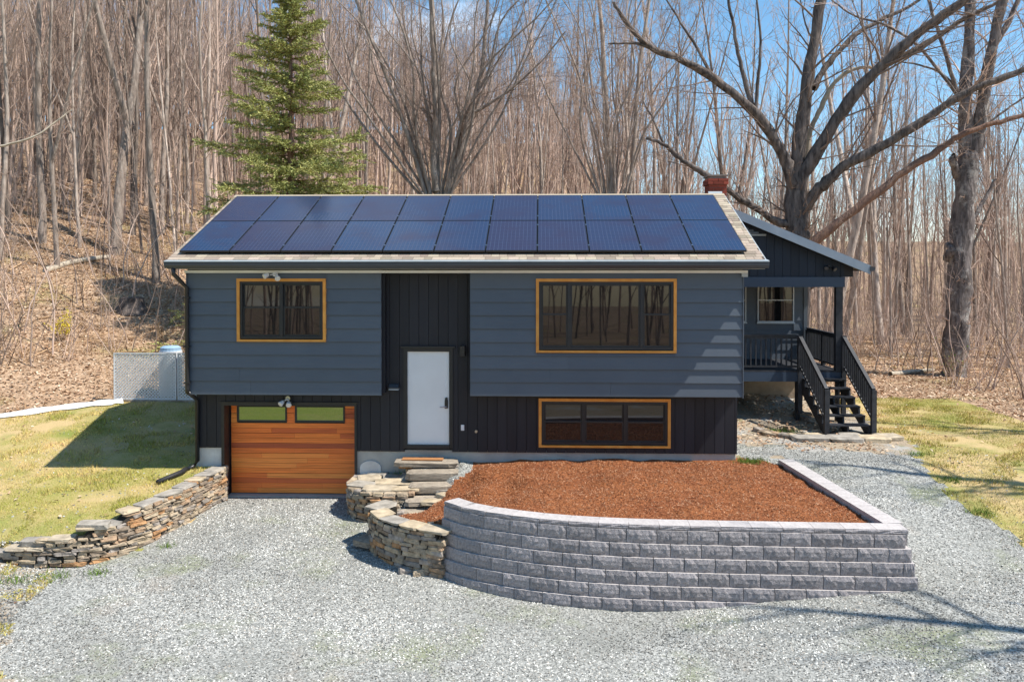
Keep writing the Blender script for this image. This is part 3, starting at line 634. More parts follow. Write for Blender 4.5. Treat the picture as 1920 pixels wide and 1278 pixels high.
# small fittings on the front
def floodlight(name, p, ymount, heads, bm_, hm_, label, flip=1):
    o = empty(name, p, label, 'floodlight')
    MB().tube([(p.x, ymount, p.z), (p.x, ymount-.05, p.z)], .05, 12).build('base', M[bm_], o)
    for dx_, dz_ in heads:
        hd = MB(); a = Vector((p.x, ymount-.05, p.z)); b = Vector((p.x+dx_*.6, ymount-.09, p.z+dz_*.6)); c = Vector((p.x+dx_, ymount-.15, p.z+dz_))
        hd.tube([a, b], .012, 6)
        d = Vector((dx_*.5, -.08, -.05)).normalized()
        hd.tube([c-d*.05, c-d*.03, c+d*.05, c+d*.06], [.025, .04, .055, .057], 12)
        h = hd.build('lamp_head', M[hm_], o, smooth=True)
        MB().tube([c+d*.058, c+d*.064], .05, 12).build('lens', M['gutter' if hm_ == 'dark' else 'screen'], h)
    return o
floodlight('floodlight', at(517, 514, -.02), -.02, [(-.14, -.02), (.08, -.06)], 'plastic', 'plastic', 'white twin floodlight under the eave above the upper left window')
floodlight('floodlight', at(541, 745, .33)+Vector((0, 0, -.01)), .33, [(-.09, -.07), (.05, -.09)], 'chrome', 'plastic', 'twin floodlight over the orange wood garage door')
o = empty('wall_lantern', at(868, 658, .33), 'slim black wall lantern beside the white front door', 'lantern')
p = at(868, 657, .33); MB().box(p.x-.04, p.x+.04, .312, .33, p.z-.09, p.z+.09).build('back_plate', M['dark'], o)
MB().box(p.x-.055, p.x+.055, .18, .312, p.z-.11, p.z+.11).build('lamp_housing', M['dark'], o, bevel=.008)
p = at(740, 724, .33); o = empty('mailbox', p, 'small dark wall mailbox with a pale lower edge left of the front door', 'mailbox')
MB().prismx([(.329, p.z+.06), (.26, p.z+.055), (.20, p.z-.01), (.20, p.z-.035), (.329, p.z-.035)], p.x-.1, p.x+.1).build('box', M['gutter'], o)
MB().box(p.x-.1, p.x+.1, .196, .329, p.z-.06, p.z-.036).build('lower_panel', M['guttertop'], o)  # bottom panel in the pale drip-edge colour
p = at(867.5, 801, .33); o = tag(MB().box(p.x-.035, p.x+.035, .30, .329, p.z-.06, p.z+.06).build('outlet_cover', M['plastic'], None, bevel=.006), 'small white outlet cover on the dark boards right of the front door', 'outlet')
p = at(893, 808, .33); o = tag(MB().tube([(p.x, .33, p.z), (p.x, .29, p.z)], .03, 12).build('pipe_vent', M['chrome'], None), 'small round metal pipe vent low on the dark boards', 'vent')
# arched window well cover in the foundation, right of the garage
p = at(694, 880, .3)
arc = [(p.x-.22+0*.0, -.0)]
ms = MB(); pts = [(p.x-.22, .52)]+[(p.x-.22*cos(a), .66+.14*sin(a)) for a in np.linspace(0, pi, 9)]+[(p.x+.22, .52)]
ms.prism(pts, .325, .358); o = tag(ms.build('vent_cover', M['whiteconc'], None), 'pale arched vent cover on the concrete foundation beside the garage', 'vent cover')

# ------------------------------------------------------------------ porch wing
PYF = 4.5; PX1 = at(1583, 525, PYF).x; WY = 7.2; WX1 = at(1507, 570, WY).x
DZ = 2.2
porch = empty('porch', (12.8, 5.8, 1.0), 'covered side porch with navy board gable, pale roof edge and black railing', 'porch')
# shed roof
ta = at(1366, 388, PYF-.3); tb = at(1632, 498.5, PYF-.3)
sl = (tb.z-ta.z)/(tb.x-ta.x); x0r = 11.0; zt0 = ta.z+(x0r-ta.x)*sl
def pz(x): return zt0+(x-x0r)*sl
th = .21
ro = MB().prism([(x0r, pz(x0r)), (tb.x-.04, pz(tb.x-.04)), (tb.x-.04, pz(tb.x-.04)-.12), (x0r, pz(x0r)-.12)], PYF-.28, 11.4).build('roof', M['roofdeck'], porch)
MB().prism([(x0r, pz(x0r)+.012), (tb.x, pz(tb.x)+.012), (tb.x, pz(tb.x)-th), (x0r, pz(x0r)-th)], PYF-.32, PYF-.281).build('fascia_board', M['fascia'], ro)
MB().prism([(tb.x-.02, pz(tb.x)-.01), (tb.x+.11, pz(tb.x)-.02), (tb.x+.11, pz(tb.x)-.08), (tb.x+.08, pz(tb.x)-.13), (tb.x-.02, pz(tb.x)-.13)], PYF-.33, 11.4).build('gutter', M['gutter'], ro)
# gable boards
bz0 = at(1480, 519, PYF).z; x = XR+.05; bwg = .208
while x < PX1-.0:
    b = min(x+bwg-.008, PX1)
    MB().prism([(x, bz0), (b, bz0), (b, max(bz0+.01, pz(b)-th+.01)), (x, pz(x)-th+.01)], PYF, PYF+.03).build('gable_board', M['gableboard'], porch); x += bwg
MB().prism([(XR, bz0), (tb.x-.3, bz0), (tb.x-.3, pz(tb.x-.3)-.13), (XR, pz(XR)-.13)], PYF+.031, PYF+.09).build('gable_backing', M['board'], porch)
# louvre slats near the top of the gable
lz1 = at(1420, 440, PYF).z
for i in range(6):
    z = lz1+.04+i*.055
    xe = x0r+(z+.05+th-zt0)/sl
    xe = min(xe-.1, at(1432, 430, PYF).x)
    if xe > XR+.2: MB().prismx([(PYF-.06, z), (PYF-.05, z-.012), (PYF-.002, z+.028), (PYF-.012, z+.04)], XR+.02, xe).build('louvre_slat', M['fascia'], porch)
MB().box(XR+.02, at(1436, 440, PYF).x, PYF-.035, PYF-.003, lz1-.03, lz1+.015).build('gable_trim', M['guttertop'], porch)
# beam, posts, ceiling
bz1 = at(1480, 538, PYF).z
MB().box(XR+.03, PX1, PYF-.05, PYF+.12, bz1, bz0-.002).build('beam', M['beam'], porch)
MB().box(PX1-.17, PX1, PYF+.121, WY+.3, bz1, bz0-.002).build('beam', M['beam'], porch)
MB().box(XR+.05, PX1-.18, PYF+.12, WY-.01, bz0-.03, bz0-.005).build('ceiling', M['gableboard'], porch)
pp = at(1572, 600, PYF+.05).x
MB().box(pp-.085, pp+.085, PYF-.02, PYF+.13, DZ, bz1-.002).build('post', M['deckpaint'], porch)
# wing wall at the back of the porch
wg = empty('house_wing', (12.8, 7.2, 1.1), 'slate-blue rear wing wall behind the porch with a white-framed window', 'house wing')
wx0, wx1, wz0_, wz1_ = at(1420, 537, WY).x, at(1488.5, 537, WY).x, at(1450, 604, WY).z, at(1450, 536, WY).z+.12
def band(x0, x1, z0, z1): 
    MB().box(x0, x1, WY+.03, 11.2, z0, z1).build('wall', M['siding'], wg)
band(XR-.3, WX1, 1.9, 5.0)
zz = DZ-.03; i = 0
while zz < bz0-.05:
    z2 = min(zz+.285, bz0-.05)
    spans = [(XR, WX1)]
    if z2 > wz0_ and zz < wz1_: spans = [(XR, wx0), (wx1, WX1)]
    for a, b in spans: MB().prismx([(WY-.012, zz), (WY+.03, zz), (WY+.03, z2), (WY+.012, z2)], a, b).build('siding_board', M['siding'], wg)
    zz = z2
MB().box(WX1-.005, WX1+.1, WY-.03, WY+.08, DZ-.05, bz0-.05).build('corner_trim', M['siding'], wg)
MB().box(XR-.3, WX1, WY+.02, 11.0, .6, 1.9).build('foundation', M['tanconc'], wg)
def wwin(x0, x1, z0, z1):
    t = .035; f = MB()
    for b in ((x0, x0+t, z0, z1), (x1-t, x1, z0, z1), (x0+t, x1-t, z0, z0+t), (x0+t, x1-t, z1-t, z1)): f.box(b[0], b[1], WY-.04, WY+.04, b[2], b[3])
    zm = at(1450, 562.5, WY).z; f.box(x0+t, x1-t, WY-.02, WY+.03, zm-.015, zm+.015)
    w = f.build('window', M['white'], wg)
    MB().box(x0+t, x1-t, WY+.008, WY+.014, z0+t, zm-.016).build('pane', M['glass'], w); MB().box(x0+t, x1-t, WY+.018, WY+.024, zm+.016, z1-t).build('pane', M['glass'], w)
    MB().box(x0-.02, x1+.02, WY-.06, WY+.0, z0-.035, z0-.003).build('sill', M['white'], w)
    for q in (.30, .62): MB().box(x0+(x1-x0)*q, x0+(x1-x0)*q+.09, WY+.0145, WY+.0165, z0+t, z1-t).build('curtain', M['room_backing'], w)
wwin(wx0, wx1, wz0_, wz1_)
wwin(at(1345, 537, WY).x, at(1399, 537, WY).x, wz0_, wz1_)
# deck
SX0, SX1 = at(1499, 640, PYF).x+.02, at(1577, 640, PYF).x+.02
y = PYF
while y < WY-.04:
    MB().box(XR+.03, WX1+.1, y, min(y+.132, WY-.03), DZ-.035, DZ).build('deck_board', M['deckpaint'], porch); y += .14
MB().box(XR+.03, SX1+.02, PYF+.0, PYF+.04, DZ-.28, DZ-.037).build('rim_joist', M['beam'], porch)
MB().box(SX1-.02, SX1+.02, PYF+.041, WY, DZ-.28, DZ-.037).build('rim_joist', M['beam'], porch)
for px_, py_ in ((SX0-.03, PYF+.08), (SX1-.06, PYF+.08), (SX1-.06, WY-.2), (11.5, PYF+.1)):
    zg = h1(px_, py_)-.1
    MB().box(px_-.05, px_+.05, py_, py_+.1, zg, DZ-.285).build('deck_leg', M['deckpaint'], porch)
def railing(a, b, parent, h0=.1, h1_=.9, name='railing', step=.125, post=None):
    "a,b: points on the floor (or stair nosing line)"
    a = Vector(a); b = Vector(b); L_ = (b-a).length
    u = Vector((0, 0, 1))
    rl = MB().bar(a+u*h1_, b+u*h1_, .09, .04).build(name, M['deckpaint'], parent)
    MB().bar(a+u*h0, b+u*h0, .04, .05).build('bottom_rail', M['deckpaint'], rl); MB().bar(a+u*(h1_-.06), b+u*(h1_-.06), .035, .07).build('top_rail', M['deckpaint'], rl)
    n = int(L_/step)
    for i in range(1, n):
        p = a+(b-a)*(i/n); MB().box(p.x-.018, p.x+.018, p.y-.018, p.y+.018, p.z+h0, p.z+h1_-.05).build('baluster', M['deckpaint'], rl)
    return rl
railing((XR+.05, PYF+.06, DZ), (SX0-.07, PYF+.06, DZ), porch)
railing((SX1-.02, PYF+.14, DZ), (SX1-.02, WY-.1, DZ), porch)
for (px_, py_) in ((SX1-.02, 5.8), (SX1-.02, WY-.12)): MB().box(px_-.05, px_+.05, py_-.05, py_+.05, DZ, DZ+.86).build('rail_post', M['deckpaint'], porch)
# stairs
st = empty('porch_stairs', (14.2, 3.6, .9), 'black wooden stairs with slatted railings leading up to the side porch', 'stairs')
gz = h1(14.3, 2.95)+.05; nst = 7; rise = (DZ-gz)/nst; run = .245
bx0_, bx1_ = SX0+.02, SX1
yb = PYF-nst*run+.1
sx = .30                                   # stairs splay a little to the right as they come down
def sxo(y): return (PYF-y)*.10
for i in range(nst-1):
    zt = DZ-(i+1)*rise; yt = PYF-(i+1)*run
    o_ = sxo(yt)
    MB().box(bx0_+o_, bx1_+o_, yt, yt+.125, zt-.035, zt).build('tread', M['deckpaint'], st); MB().box(bx0_+o_, bx1_+o_, yt+.132, yt+.257, zt-.035, zt).build('tread', M['deckpaint'], st)
ye = PYF-(nst-1)*run
for q in (bx0_+.02, (bx0_+bx1_)/2, bx1_-.02):
    prof = [(PYF, DZ-.05)]
    s_ = MB()
    pts = []
    for i in range(nst-1):
        zt = DZ-(i+1)*rise-.037; yt = PYF-(i+1)*run
        pts += [(yt+run+.0, zt), (yt+.02, zt)]
    pts += [(ye+.02, gz-.05), (ye+.22, gz-.05), (PYF, DZ-rise-.35)]
    n = len(pts); vv = [(q-.02+sxo(a), a, b) for a, b in pts]+[(q+.02+sxo(a), a, b) for a, b in pts]
    s_.poly(vv, [tuple(range(n)), tuple(range(2*n-1, n-1, -1))]+[(i, i+n, (i+1) % n+n, (i+1) % n) for i in range(n)])
    s_.build('stringer', M['deckpaint'], st)
for q in (bx0_-.03, bx1_+.04):
    a = Vector((q+sxo(PYF), PYF-.02, DZ)); b = Vector((q+sxo(ye-.05), ye-.05, gz+rise*.9))
    railing(a, b, st, h0=.12, h1_=.88, name='handrail')
    MB().box(b.x-.055, b.x+.055, b.y-.055, b.y+.055, gz-.05, b.z+.86).build('newel_post', M['deckpaint'], st)
    MB().box(a.x-.055, a.x+.055, a.y-.045, a.y+.065, gz+.2, a.z+.9).build('newel_post', M['deckpaint'], st)
floodlight('floodlight', at(1553, 501, PYF), PYF, [(-.09, .0), (.08, -.03)], 'dark', 'dark', 'black twin floodlight on the porch gable near the roof corner')

# ------------------------------------------------------------------ stones
def stone_mesh(seed, jit=.10, flat=False):
    r = random.Random(seed); bm = bmesh.new(); bmesh.ops.create_cube(bm, size=1)
    bmesh.ops.bevel(bm, geom=list(bm.edges), offset=.11, segments=1, affect='EDGES')
    for v in bm.verts:
        v.co += Vector((r.uniform(-jit, jit), r.uniform(-jit, jit), r.uniform(-jit, jit)*(.5 if flat else 1)))*.8
    me = bpy.data.meshes.new('stone'); bm.to_mesh(me); bm.free(); return me
STONES = [stone_mesh(i) for i in range(14)]
for s_ in STONES: s_.materials.append(M['stone'])
SLABS = [stone_mesh(50+i, .07, True) for i in range(6)]
for s_ in SLABS: s_.materials.append(M['slab'])
def put_stone(parent, p, ang, l, d, h, meshes=STONES, tilt=.05, name='stone'):
    o = link(name, R.choice(meshes), parent); off = world_off(parent)
    o.location = Vector(p)-off; o.scale = (l, d, h); o.rotation_euler = (R.uniform(-tilt, tilt), R.uniform(-tilt, tilt), ang); return o
def path_at(P, s):
    for a, b in zip(P[:-1], P[1:]):
        l = (Vector(b)-Vector(a)).length
        if s <= l: return Vector(a)+(Vector(b)-Vector(a))*(s/l), atan2(b[1]-a[1], b[0]-a[0])
        s -= l
    return Vector(P[-1]), atan2(P[-1][1]-P[-2][1], P[-1][0]-P[-2][0])
def plen(P): return sum((Vector(b)-Vector(a)).length for a, b in zip(P[:-1], P[1:]))
def smooth_path(P, n=3):
    for _ in range(n):
        Q = [P[0]]
        for a, b in zip(P[:-1], P[1:]): Q += [(a[0]*.75+b[0]*.25, a[1]*.75+b[1]*.25), (a[0]*.25+b[0]*.75, a[1]*.25+b[1]*.75)]
        P = Q+[P[-1]]
    return P
def dry_wall(root, P, topf, botf, thick=.30, hs=(.05, .10), ls=(.16, .42), side=-1, caps=True, cores=True):
    "side: which side of the walking direction the face stones stick out"
    P = smooth_path(P, 2); L_ = plen(P)
    if cores:
        n = 24; vs = []; 
        for i in range(n+1):
            p, a = path_at(P, L_*i/n); nrm = Vector((-sin(a), cos(a)))
            t = topf(i/n)-.06; b = botf(i/n)-.15
            for w, z in ((-.42, b), (.42, b), (.42, t), (-.42, t)): vs.append((p.x+nrm.x*w*thick, p.y+nrm.y*w*thick, z))
        fs = [(i*4+k, i*4+(k+1) % 4, i*4+4+(k+1) % 4, i*4+4+k) for i in range(n) for k in range(4)]+[(0, 1, 2, 3), (n*4+3, n*4+2, n*4+1, n*4)]
        MB().poly(vs, fs).build('core', M['core'], root)
    z = min(botf(t) for t in np.linspace(0, 1, 9))-.04; zmax = max(topf(t) for t in np.linspace(0, 1, 9)); cnt = 0
    while z < zmax-.03:
        h = R.uniform(*hs); s = -R.uniform(0, .2)
        while s < L_:
            l = R.uniform(*ls)*(1.2 if h > .08 else .9); m_ = s+l/2
            if 0 <= m_ <= L_:
                p, a = path_at(P, m_); nrm = Vector((-sin(a), cos(a)))*side
                t = m_/L_
                if z+h*.5 > botf(t)-.03 and z+h*.6 < topf(t)-.02:
                    dep = R.uniform(.14, .2); off = thick*.5-dep/2+R.uniform(-.02, .022)
                    hh = h*R.uniform(.9, 1.12)
                    put_stone(root, (p.x+nrm.x*off, p.y+nrm.y*off, z+h/2+R.uniform(-.006, .006)), a+R.uniform(-.06, .06), (l-.008)*1.03, dep, hh); cnt += 1
            s += l
        z += h*.96
    if caps:
        s = .0
        while s < L_-.1:
            l = R.uniform(.3, .55); p, a = path_at(P, min(L_, s+l/2)); t = min(1, (s+l/2)/L_)
            put_stone(root, (p.x, p.y, topf(t)-.015), a+R.uniform(-.08, .08), l*.98, thick*R.uniform(.95, 1.08), .05, SLABS, .015, 'cap_stone'); s += l
    return cnt
# left wall along the lawn
lw = empty('stone_wall', (.1, -1.5, 0), 'long low dry stone wall between the left lawn and the gravel, stepping down away from the garage', 'stone wall')
def ltop(t): return .68-.10*t/.55 if t < .60 else (.42 if t < .73 else (.27 if t < .86 else .13))
def lbot(t): return -.0-.2*t
LWP = [(.30, .22), (.22, -.2), (.02, -1.7), (-.31, -2.6), (-.75, -3.0), (-1.3, -3.08), (-2.0, -3.1)]
dry_wall(lw, LWP, ltop, lbot, side=1, hs=(.042, .075), ls=(.13, .40))
for (x, y, z, l) in ((-1.55, -3.05, .22, .42), (-.62, -2.9, .47, .5), (-2.1, -3.12, .06, .5)):
    o = put_stone(lw, (x, y, z-.03), .1, l, .28, .10, SLABS, .02, 'cap_stone')
# garage-side end face of that wall
for z in np.arange(0, .62, .085):
    put_stone(lw, (.36, .27, z+.04), pi/2, .22, .14, .08)
# wall beside the steps
sw = empty('stone_wall', (3.9, -.8, 0), 'curved dry stone wall with a flagged top between the garage and the front steps', 'stone wall')
dry_wall(sw, [(3.28, .3), (3.26, -.35), (3.42, -.78), (3.85, -1.02), (4.55, -.9)], lambda t: .53-.0*t, lambda t: -.08, side=-1, hs=(.04, .072), ls=(.12, .34), caps=False)
for (x, y, l, d, a) in ((3.50, -.02, .46, .55, .2), (3.48, -.52, .52, .40, -.3), (3.86, -.82, .62, .40, .1), (4.36, -.80, .5, .36, .2), (3.95, -.35, .5, .42, .1), (4.38, -.36, .4, .4, -.2), (4.0, .05, .44, .34, .1), (3.62, .28, .4, .2, 0)):
    put_stone(sw, (x, y, .525+R.uniform(-.008, .012)), a, l, d, .055, SLABS, .03, 'flagstone')
# pier wall joining the block wall
pw = empty('stone_wall', (4.5, -2.5, 0), 'taller curved dry stone wall butting against the grey block retaining wall', 'stone wall')
PWP = [(4.35, -1.82), (4.08, -1.95), (4.12, -2.25), (4.45, -2.72), (4.9, -3.02), (5.36, -3.2)]
dry_wall(pw, PWP, lambda t: .56-.03*t, lambda t: -.14-.1*t, thick=.34, side=-1, hs=(.045, .09), ls=(.12, .34), caps=True)
for z in np.arange(-.25, .42, .075): put_stone(pw, (5.31+R.uniform(-.03, .03), -3.22, z), -.3, R.uniform(.18, .3), .28, .08)
for x, y in ((4.75, -3.22), (5.0, -3.3)): put_stone(pw, (x, y+.06, -.19), .3, .2, .17, .13, tilt=.2)
# stone steps to the front door
ss = empty('stone_steps', (4.7, -.6, 0), 'rough stone slab steps climbing from the gravel to the front door', 'steps')
STEP = [stone_mesh(90+i, .035, True) for i in range(4)]
for s_ in STEP: s_.materials.append(M['stonestep'])
for px_, y, z, l, d, h, a in ((799, .06, .885, 1.30, .46, .10, .01), (810, -.26, .76, 1.04, .44, .16, .0), (806, -.66, .60, .84, .40, .15, .04), (800, -1.04, .42, .80, .46, .10, .08), (775, -1.40, .28, .70, .44, .10, .3), (738, -1.72, .13, .62, .42, .10, .5)):
    x = at(px_, 880, y).x
    put_stone(ss, (x, y, z-h/2), a, l, d, h, STEP, .012, 'step_slab')
put_stone(ss, (3.98, -2.12, -.02), -.5, .42, .62, .13, STEP, .01, 'step_slab')
for (x, y, z) in ((4.25, .12, .76), (4.55, .12, .75), (4.9, .1, .76), (5.15, .1, .75), (4.4, .12, .69), (4.75, .1, .68), (5.1, .12, .68)): put_stone(ss, (x, y-.03, z), 0, .32, .25, .075)
for (x, y, z) in ((4.95, -1.22, .40), (5.2, -1.0, .47), (4.7, -1.7, .30), (5.15, -.75, .5)): put_stone(ss, (x, y, z), R.uniform(0, 3), .36, .28, .07, SLABS, .06, 'flagstone')
mp_ = at(792, 858, .05); tag(MB().box(mp_.x-.42, mp_.x+.42, .0, .22, .895, .912).build('door_mat', M['mat'], None), 'thin orange-brown doormat on the top stone step', 'doormat')
# flat stones below the porch stairs
fl = empty('stone_edging', (14.0, 2.6, .9), 'row of flat flagstones at the foot of the porch stairs', 'stone edging')
for px_, l, d, a, dy in ((1518, .82, .42, -.05, 0), (1583, .78, .5, .03, -.03), (1634, .72, .5, -.04, -.02), (1668, .55, .5, .1, .16), (1530, .4, .3, .1, .25), (1600, .5, .3, 0, .3)):
    x = at(px_, 828, 2.5).x; put_stone(fl, (x, 2.42+dy, h1(x, 2.42)+.04), a, l, d, .12, SLABS, .02, 'flagstone')
# loose rocks by the wing foundation
for px_, py_, Yq in ((1436, 784, 3.1), (1446, 791, 2.95), (1459, 799, 2.85), (1474, 806, 2.75), (1490, 813, 2.65)):
    x = at(px_, py_, Yq).x; put_stone(fl, (x, Yq, h1(x, Yq)+.035), -.6, .34, .22, .11, STONES, .05, 'flagstone')
grp = 'loose stones by the porch'
for (px_, py_, Y, l, lab) in ((1423, 763, 3.4, .20, 'small round log end of stone lying in the dirt left of the porch stairs'), (1480, 766, 3.6, .22, 'brown stone in the dirt closest to the porch stairs'), (1507, 742, 5.0, .5, 'long flat stone leaning under the porch deck'), (1512, 757, 4.6, .6, 'wide pale flat stone on the dirt beside the porch stairs')):
    p = at(px_, py_, Y); z = h1(p.x, Y)
    o = link('rock', R.choice(STONES), None); o.location = (p.x, Y, z+.04); o.scale = (l, .22, .12); o.rotation_euler = (.1, .05, R.uniform(0, 3)); tag(o, lab, 'rock', grp)

# ------------------------------------------------------------------ block retaining wall
bwall = empty('retaining_wall', (9, -4.1, -.3), 'curved grey split-face block retaining wall with pale cap stones around the mulch bed', 'retaining wall')
CH = .197; TOPZ = .865; BW = .457
def block_mesh(seed, rough=.020):
    "unit block: x length 1 (m scaled), front face at y=0 pointing -y, split rough face"
    r = random.Random(seed); nx_, nz_ = 8, 3; bm = bmesh.new(); L_, H_ = BW, CH; g_ = .004
    grid = []
    for j in range(nz_+1):
        row = []
        for i in range(nx_+1):
            x = -L_/2+g_+(L_-2*g_)*i/nx_; z = g_*.6+(H_-g_*1.2)*j/nz_
            edge = i in (0, nx_) or j in (0, nz_)
            y = (.004 if edge else -r.uniform(.0, rough)-.003)
            row.append(bm.verts.new((x+(0 if edge else r.uniform(-.012, .012)), y, z+(0 if edge else r.uniform(-.008, .008)))))
        grid.append(row)
    for j in range(nz_):
        for i in range(nx_):
            if r.random() < .5: bm.faces.new((grid[j][i], grid[j][i+1], grid[j+1][i+1])); bm.faces.new((grid[j][i], grid[j+1][i+1], grid[j+1][i]))
            else: bm.faces.new((grid[j][i], grid[j][i+1], grid[j+1][i])); bm.faces.new((grid[j][i+1], grid[j+1][i+1], grid[j+1][i]))
    D_ = .28
    bk = [bm.verts.new((sx_*(L_/2-g_-.03), D_, z_)) for sx_ in (-1, 1) for z_ in (g_*.6, H_-g_*.6)]
    bl, tl_, br, tr = bk
    bm.faces.new([grid[nz_][i] for i in range(nx_+1)]+[tr, tl_]); bm.faces.new([grid[0][i] for i in range(nx_, -1, -1)]+[bl, br])
    bm.faces.new([grid[j][0] for j in range(nz_+1)]+[tl_, bl]); bm.faces.new([grid[j][nx_] for j in range(nz_, -1, -1)]+[br, tr]); bm.faces.new((bl, tl_, tr, br))
    bmesh.ops.recalc_face_normals(bm, faces=bm.faces)
    me = bpy.data.meshes.new('block'); bm.to_mesh(me); bm.free(); me.materials.append(M['block']); me.materials.append(M['cap'])
    for p in me.polygons:
        if p.normal.z > .9: p.material_index = 1  # top faces take the paler cap colour, painting in the sunlit ledges
    return me
BLK = [block_mesh(200+i) for i in range(10)]
smoothblk = [block_mesh(300+i, .009) for i in range(5)]
BP = smooth_path([(5.44, -2.98)]+BLOCKLINE[1:], 2)
def offset_path(P, d):
    Q = []
    for i, p in enumerate(P):
        a = Vector(P[max(0, i-1)]); b = Vector(P[min(len(P)-1, i+1)]); t = (b-a).normalized(); Q.append((p[0]+t.y*d, p[1]-t.x*d))
    return Q
ncou = 7
for c in range(ncou):
    z = TOPZ-(c+1)*CH
    P = offset_path(BP, .082+c*.037)          # each course steps out
    P = P[:-1]+[(P[-1][0]+.03*c, P[-1][1])]
    L_ = plen(P); s = -(BW/2 if c % 2 else 0)
    while s < L_-.02:
        a0 = max(s, 0); a1 = min(s+BW, L_)
        if a1-a0 > .05:
            p0, _ = path_at(P, a0); p1, _ = path_at(P, a1); p = (p0+p1)/2; ang = atan2(p1.y-p0.y, p1.x-p0.x)
            if h1(p.x, p.y-.25) < z+CH-.02:
                o = link('block', R.choice(BLK if p.x > 6.6 else smoothblk), bwall); o.location = Vector((p.x, p.y, z))-bwall.location; o.rotation_euler = (0, 0, ang+R.uniform(-.006, .006)); o.scale = ((a1-a0)/BW, 1, 1)
        s += BW
# right return courses
for c in range(4):
    z = TOPZ-(c+1)*CH; y = -4.2; xo = 12.45+.02+c*.03
    n_ = 9
    for i in range(n_):
        y0 = -4.16+i*BW+(BW/2 if c % 2 else 0)
        if y0 > -.2: break
        xx = xo-.09*(y0+4.2); 
        if h1(xx+.25, y0+.2) < z+CH-.02:
            o = link('block', R.choice(BLK), bwall); o.location = Vector((xx, y0+BW/2, z))-bwall.location; o.rotation_euler = (0, 0, pi/2+.09)
# cap stones
def cap_mesh(seed, l=BW, d=.30, h=.075):
    r = random.Random(seed); b = MB(); b.box(-l/2+.003, l/2-.003, -.03, d-.03, 0, h)
    me = bpy.data.meshes.new('cap_block'); me.from_pydata(b.v, [], b.f); bm = bmesh.new(); bm.from_mesh(me); bmesh.ops.recalc_face_normals(bm, faces=bm.faces)
    fe = [e_ for e_ in bm.edges if all(v.co.y < 0 for v in e_.verts)]
    bmesh.ops.subdivide_edges(bm, edges=fe, cuts=3, use_grid_fill=True)
    for v in bm.verts:
        if v.co.y < -.02 and .01 < v.co.z < h-.001: v.co.y -= r.uniform(-.004, .014)
        elif v.co.y < -.02: v.co.y += r.uniform(-.003, .006)
    bm.to_mesh(me); bm.free(); me.materials.append(M['cap']); me.materials.append(M['block'])
    for p in me.polygons:
        if p.normal.y < -.3: p.material_index = 1
    return me
CAPS = [cap_mesh(400+i) for i in range(5)]
P = offset_path(BP, .03); L_ = plen(P); s = 0
while s < L_-.05:
    a1 = min(s+BW, L_+.03); p0, _ = path_at(P, s); p1, _ = path_at(P, a1); p = (p0+p1)/2; ang = atan2(p1.y-p0.y, p1.x-p0.x)
    if a1-s > .1:
        o = link('cap_block', R.choice(CAPS), bwall); o.location = Vector((p.x, p.y, TOPZ))-bwall.location; o.rotation_euler = (0, 0, ang); o.scale = ((a1-s)/BW, 1, 1)
    s += BW
for i in range(9):
    y = -3.94+i*BW+BW/2; xx = 12.50-.095*(y+4.2)
    if y > .15: break
    o = link('cap_block', R.choice(CAPS), bwall); o.location = Vector((xx, y, TOPZ+.003))-bwall.location; o.rotation_euler = (0, 0, pi/2+.095)
MB().poly([(x, y, z) for z in (TOPZ-.02-.0, -.6) for (x, y) in [(BP[i][0]+.05, BP[i][1]+.12) for i in range(0, len(BP), 3)]], [(i, i+1, i+1+len(range(0, len(BP), 3)), i+len(range(0, len(BP), 3))) for i in range(len(range(0, len(BP), 3))-1)]).build('core', M['core'], bwall)

# ------------------------------------------------------------------ yard things
LY = 4.9
lat = empty('lattice_fence', at(280, 745, LY), 'white diagonal lattice panel screen at the left corner of the house', 'lattice fence')
la, lb = at(213, 661, LY), at(352, 748, LY)
lx0, lx1 = la.x, -1.0; lz1, lz0 = la.z, lb.z-.02
def lattice(x0, x1, z0, z1, y):
    m_ = MB(); stp = .088; w = .030
    for sgn in (1, -1):
        n = int(((x1-x0)+(z1-z0))/stp)+2
        for i in range(n):
            c = i*stp
            # line x - x0 (or x1 - x) + (z - z0) = c
            pts = []
            for (u, v) in ((c, 0), (c-(z1-z0), z1-z0), (0, c), (x1-x0, c-(x1-x0))):
                if -1e-6 <= u <= x1-x0+1e-6 and -1e-6 <= v <= z1-z0+1e-6: pts.append((u, v))
            if len(pts) < 2: continue
            a = min(pts); b = max(pts)
            if abs(a[0]-b[0]) < .03: continue
            f = (lambda u: x0+u) if sgn > 0 else (lambda u: x1-u)
            yy = y+(.004 if sgn > 0 else -.004)
            m_.bar((f(a[0]), yy, z0+a[1]), (f(b[0]), yy, z0+b[1]), .0075, w, up=(0, 1, 0)) if False else m_.bar((f(a[0]), yy, z0+a[1]), (f(b[0]), yy, z0+b[1]), w, .0075, up=(0, 1, 0))
    return m_
half = (lx0+lx1)/2
for a, b in ((lx0, half-.02), (half+.02, lx1)):
    o = lattice(a+.02, b-.02, lz0+.02, lz1-.02, LY).build('lattice_slats', M['plastic'], lat); o['kind'] = 'stuff'
    f = MB()
    for bb in ((a, a+.03, lz0, lz1), (b-.03, b, lz0, lz1), (a+.03, b-.03, lz0, lz0+.03), (a+.03, b-.03, lz1-.03, lz1)): f.box(bb[0], bb[1], LY-.015, LY+.015, bb[2], bb[3])
    f.build('frame', M['plastic'], lat)
MB().box(lx0-.02, lx1, LY-.04, LY+.08, lz0-.28, lz0-.005).build('base_board', M['stonestep'], lat, label='weathered board under the lattice')
tk = at(320, 655, LY+.7); tank = empty('water_tank', (tk.x, LY+.7, 1.3), 'white tank with a pale blue domed lid behind the lattice screen', 'tank')
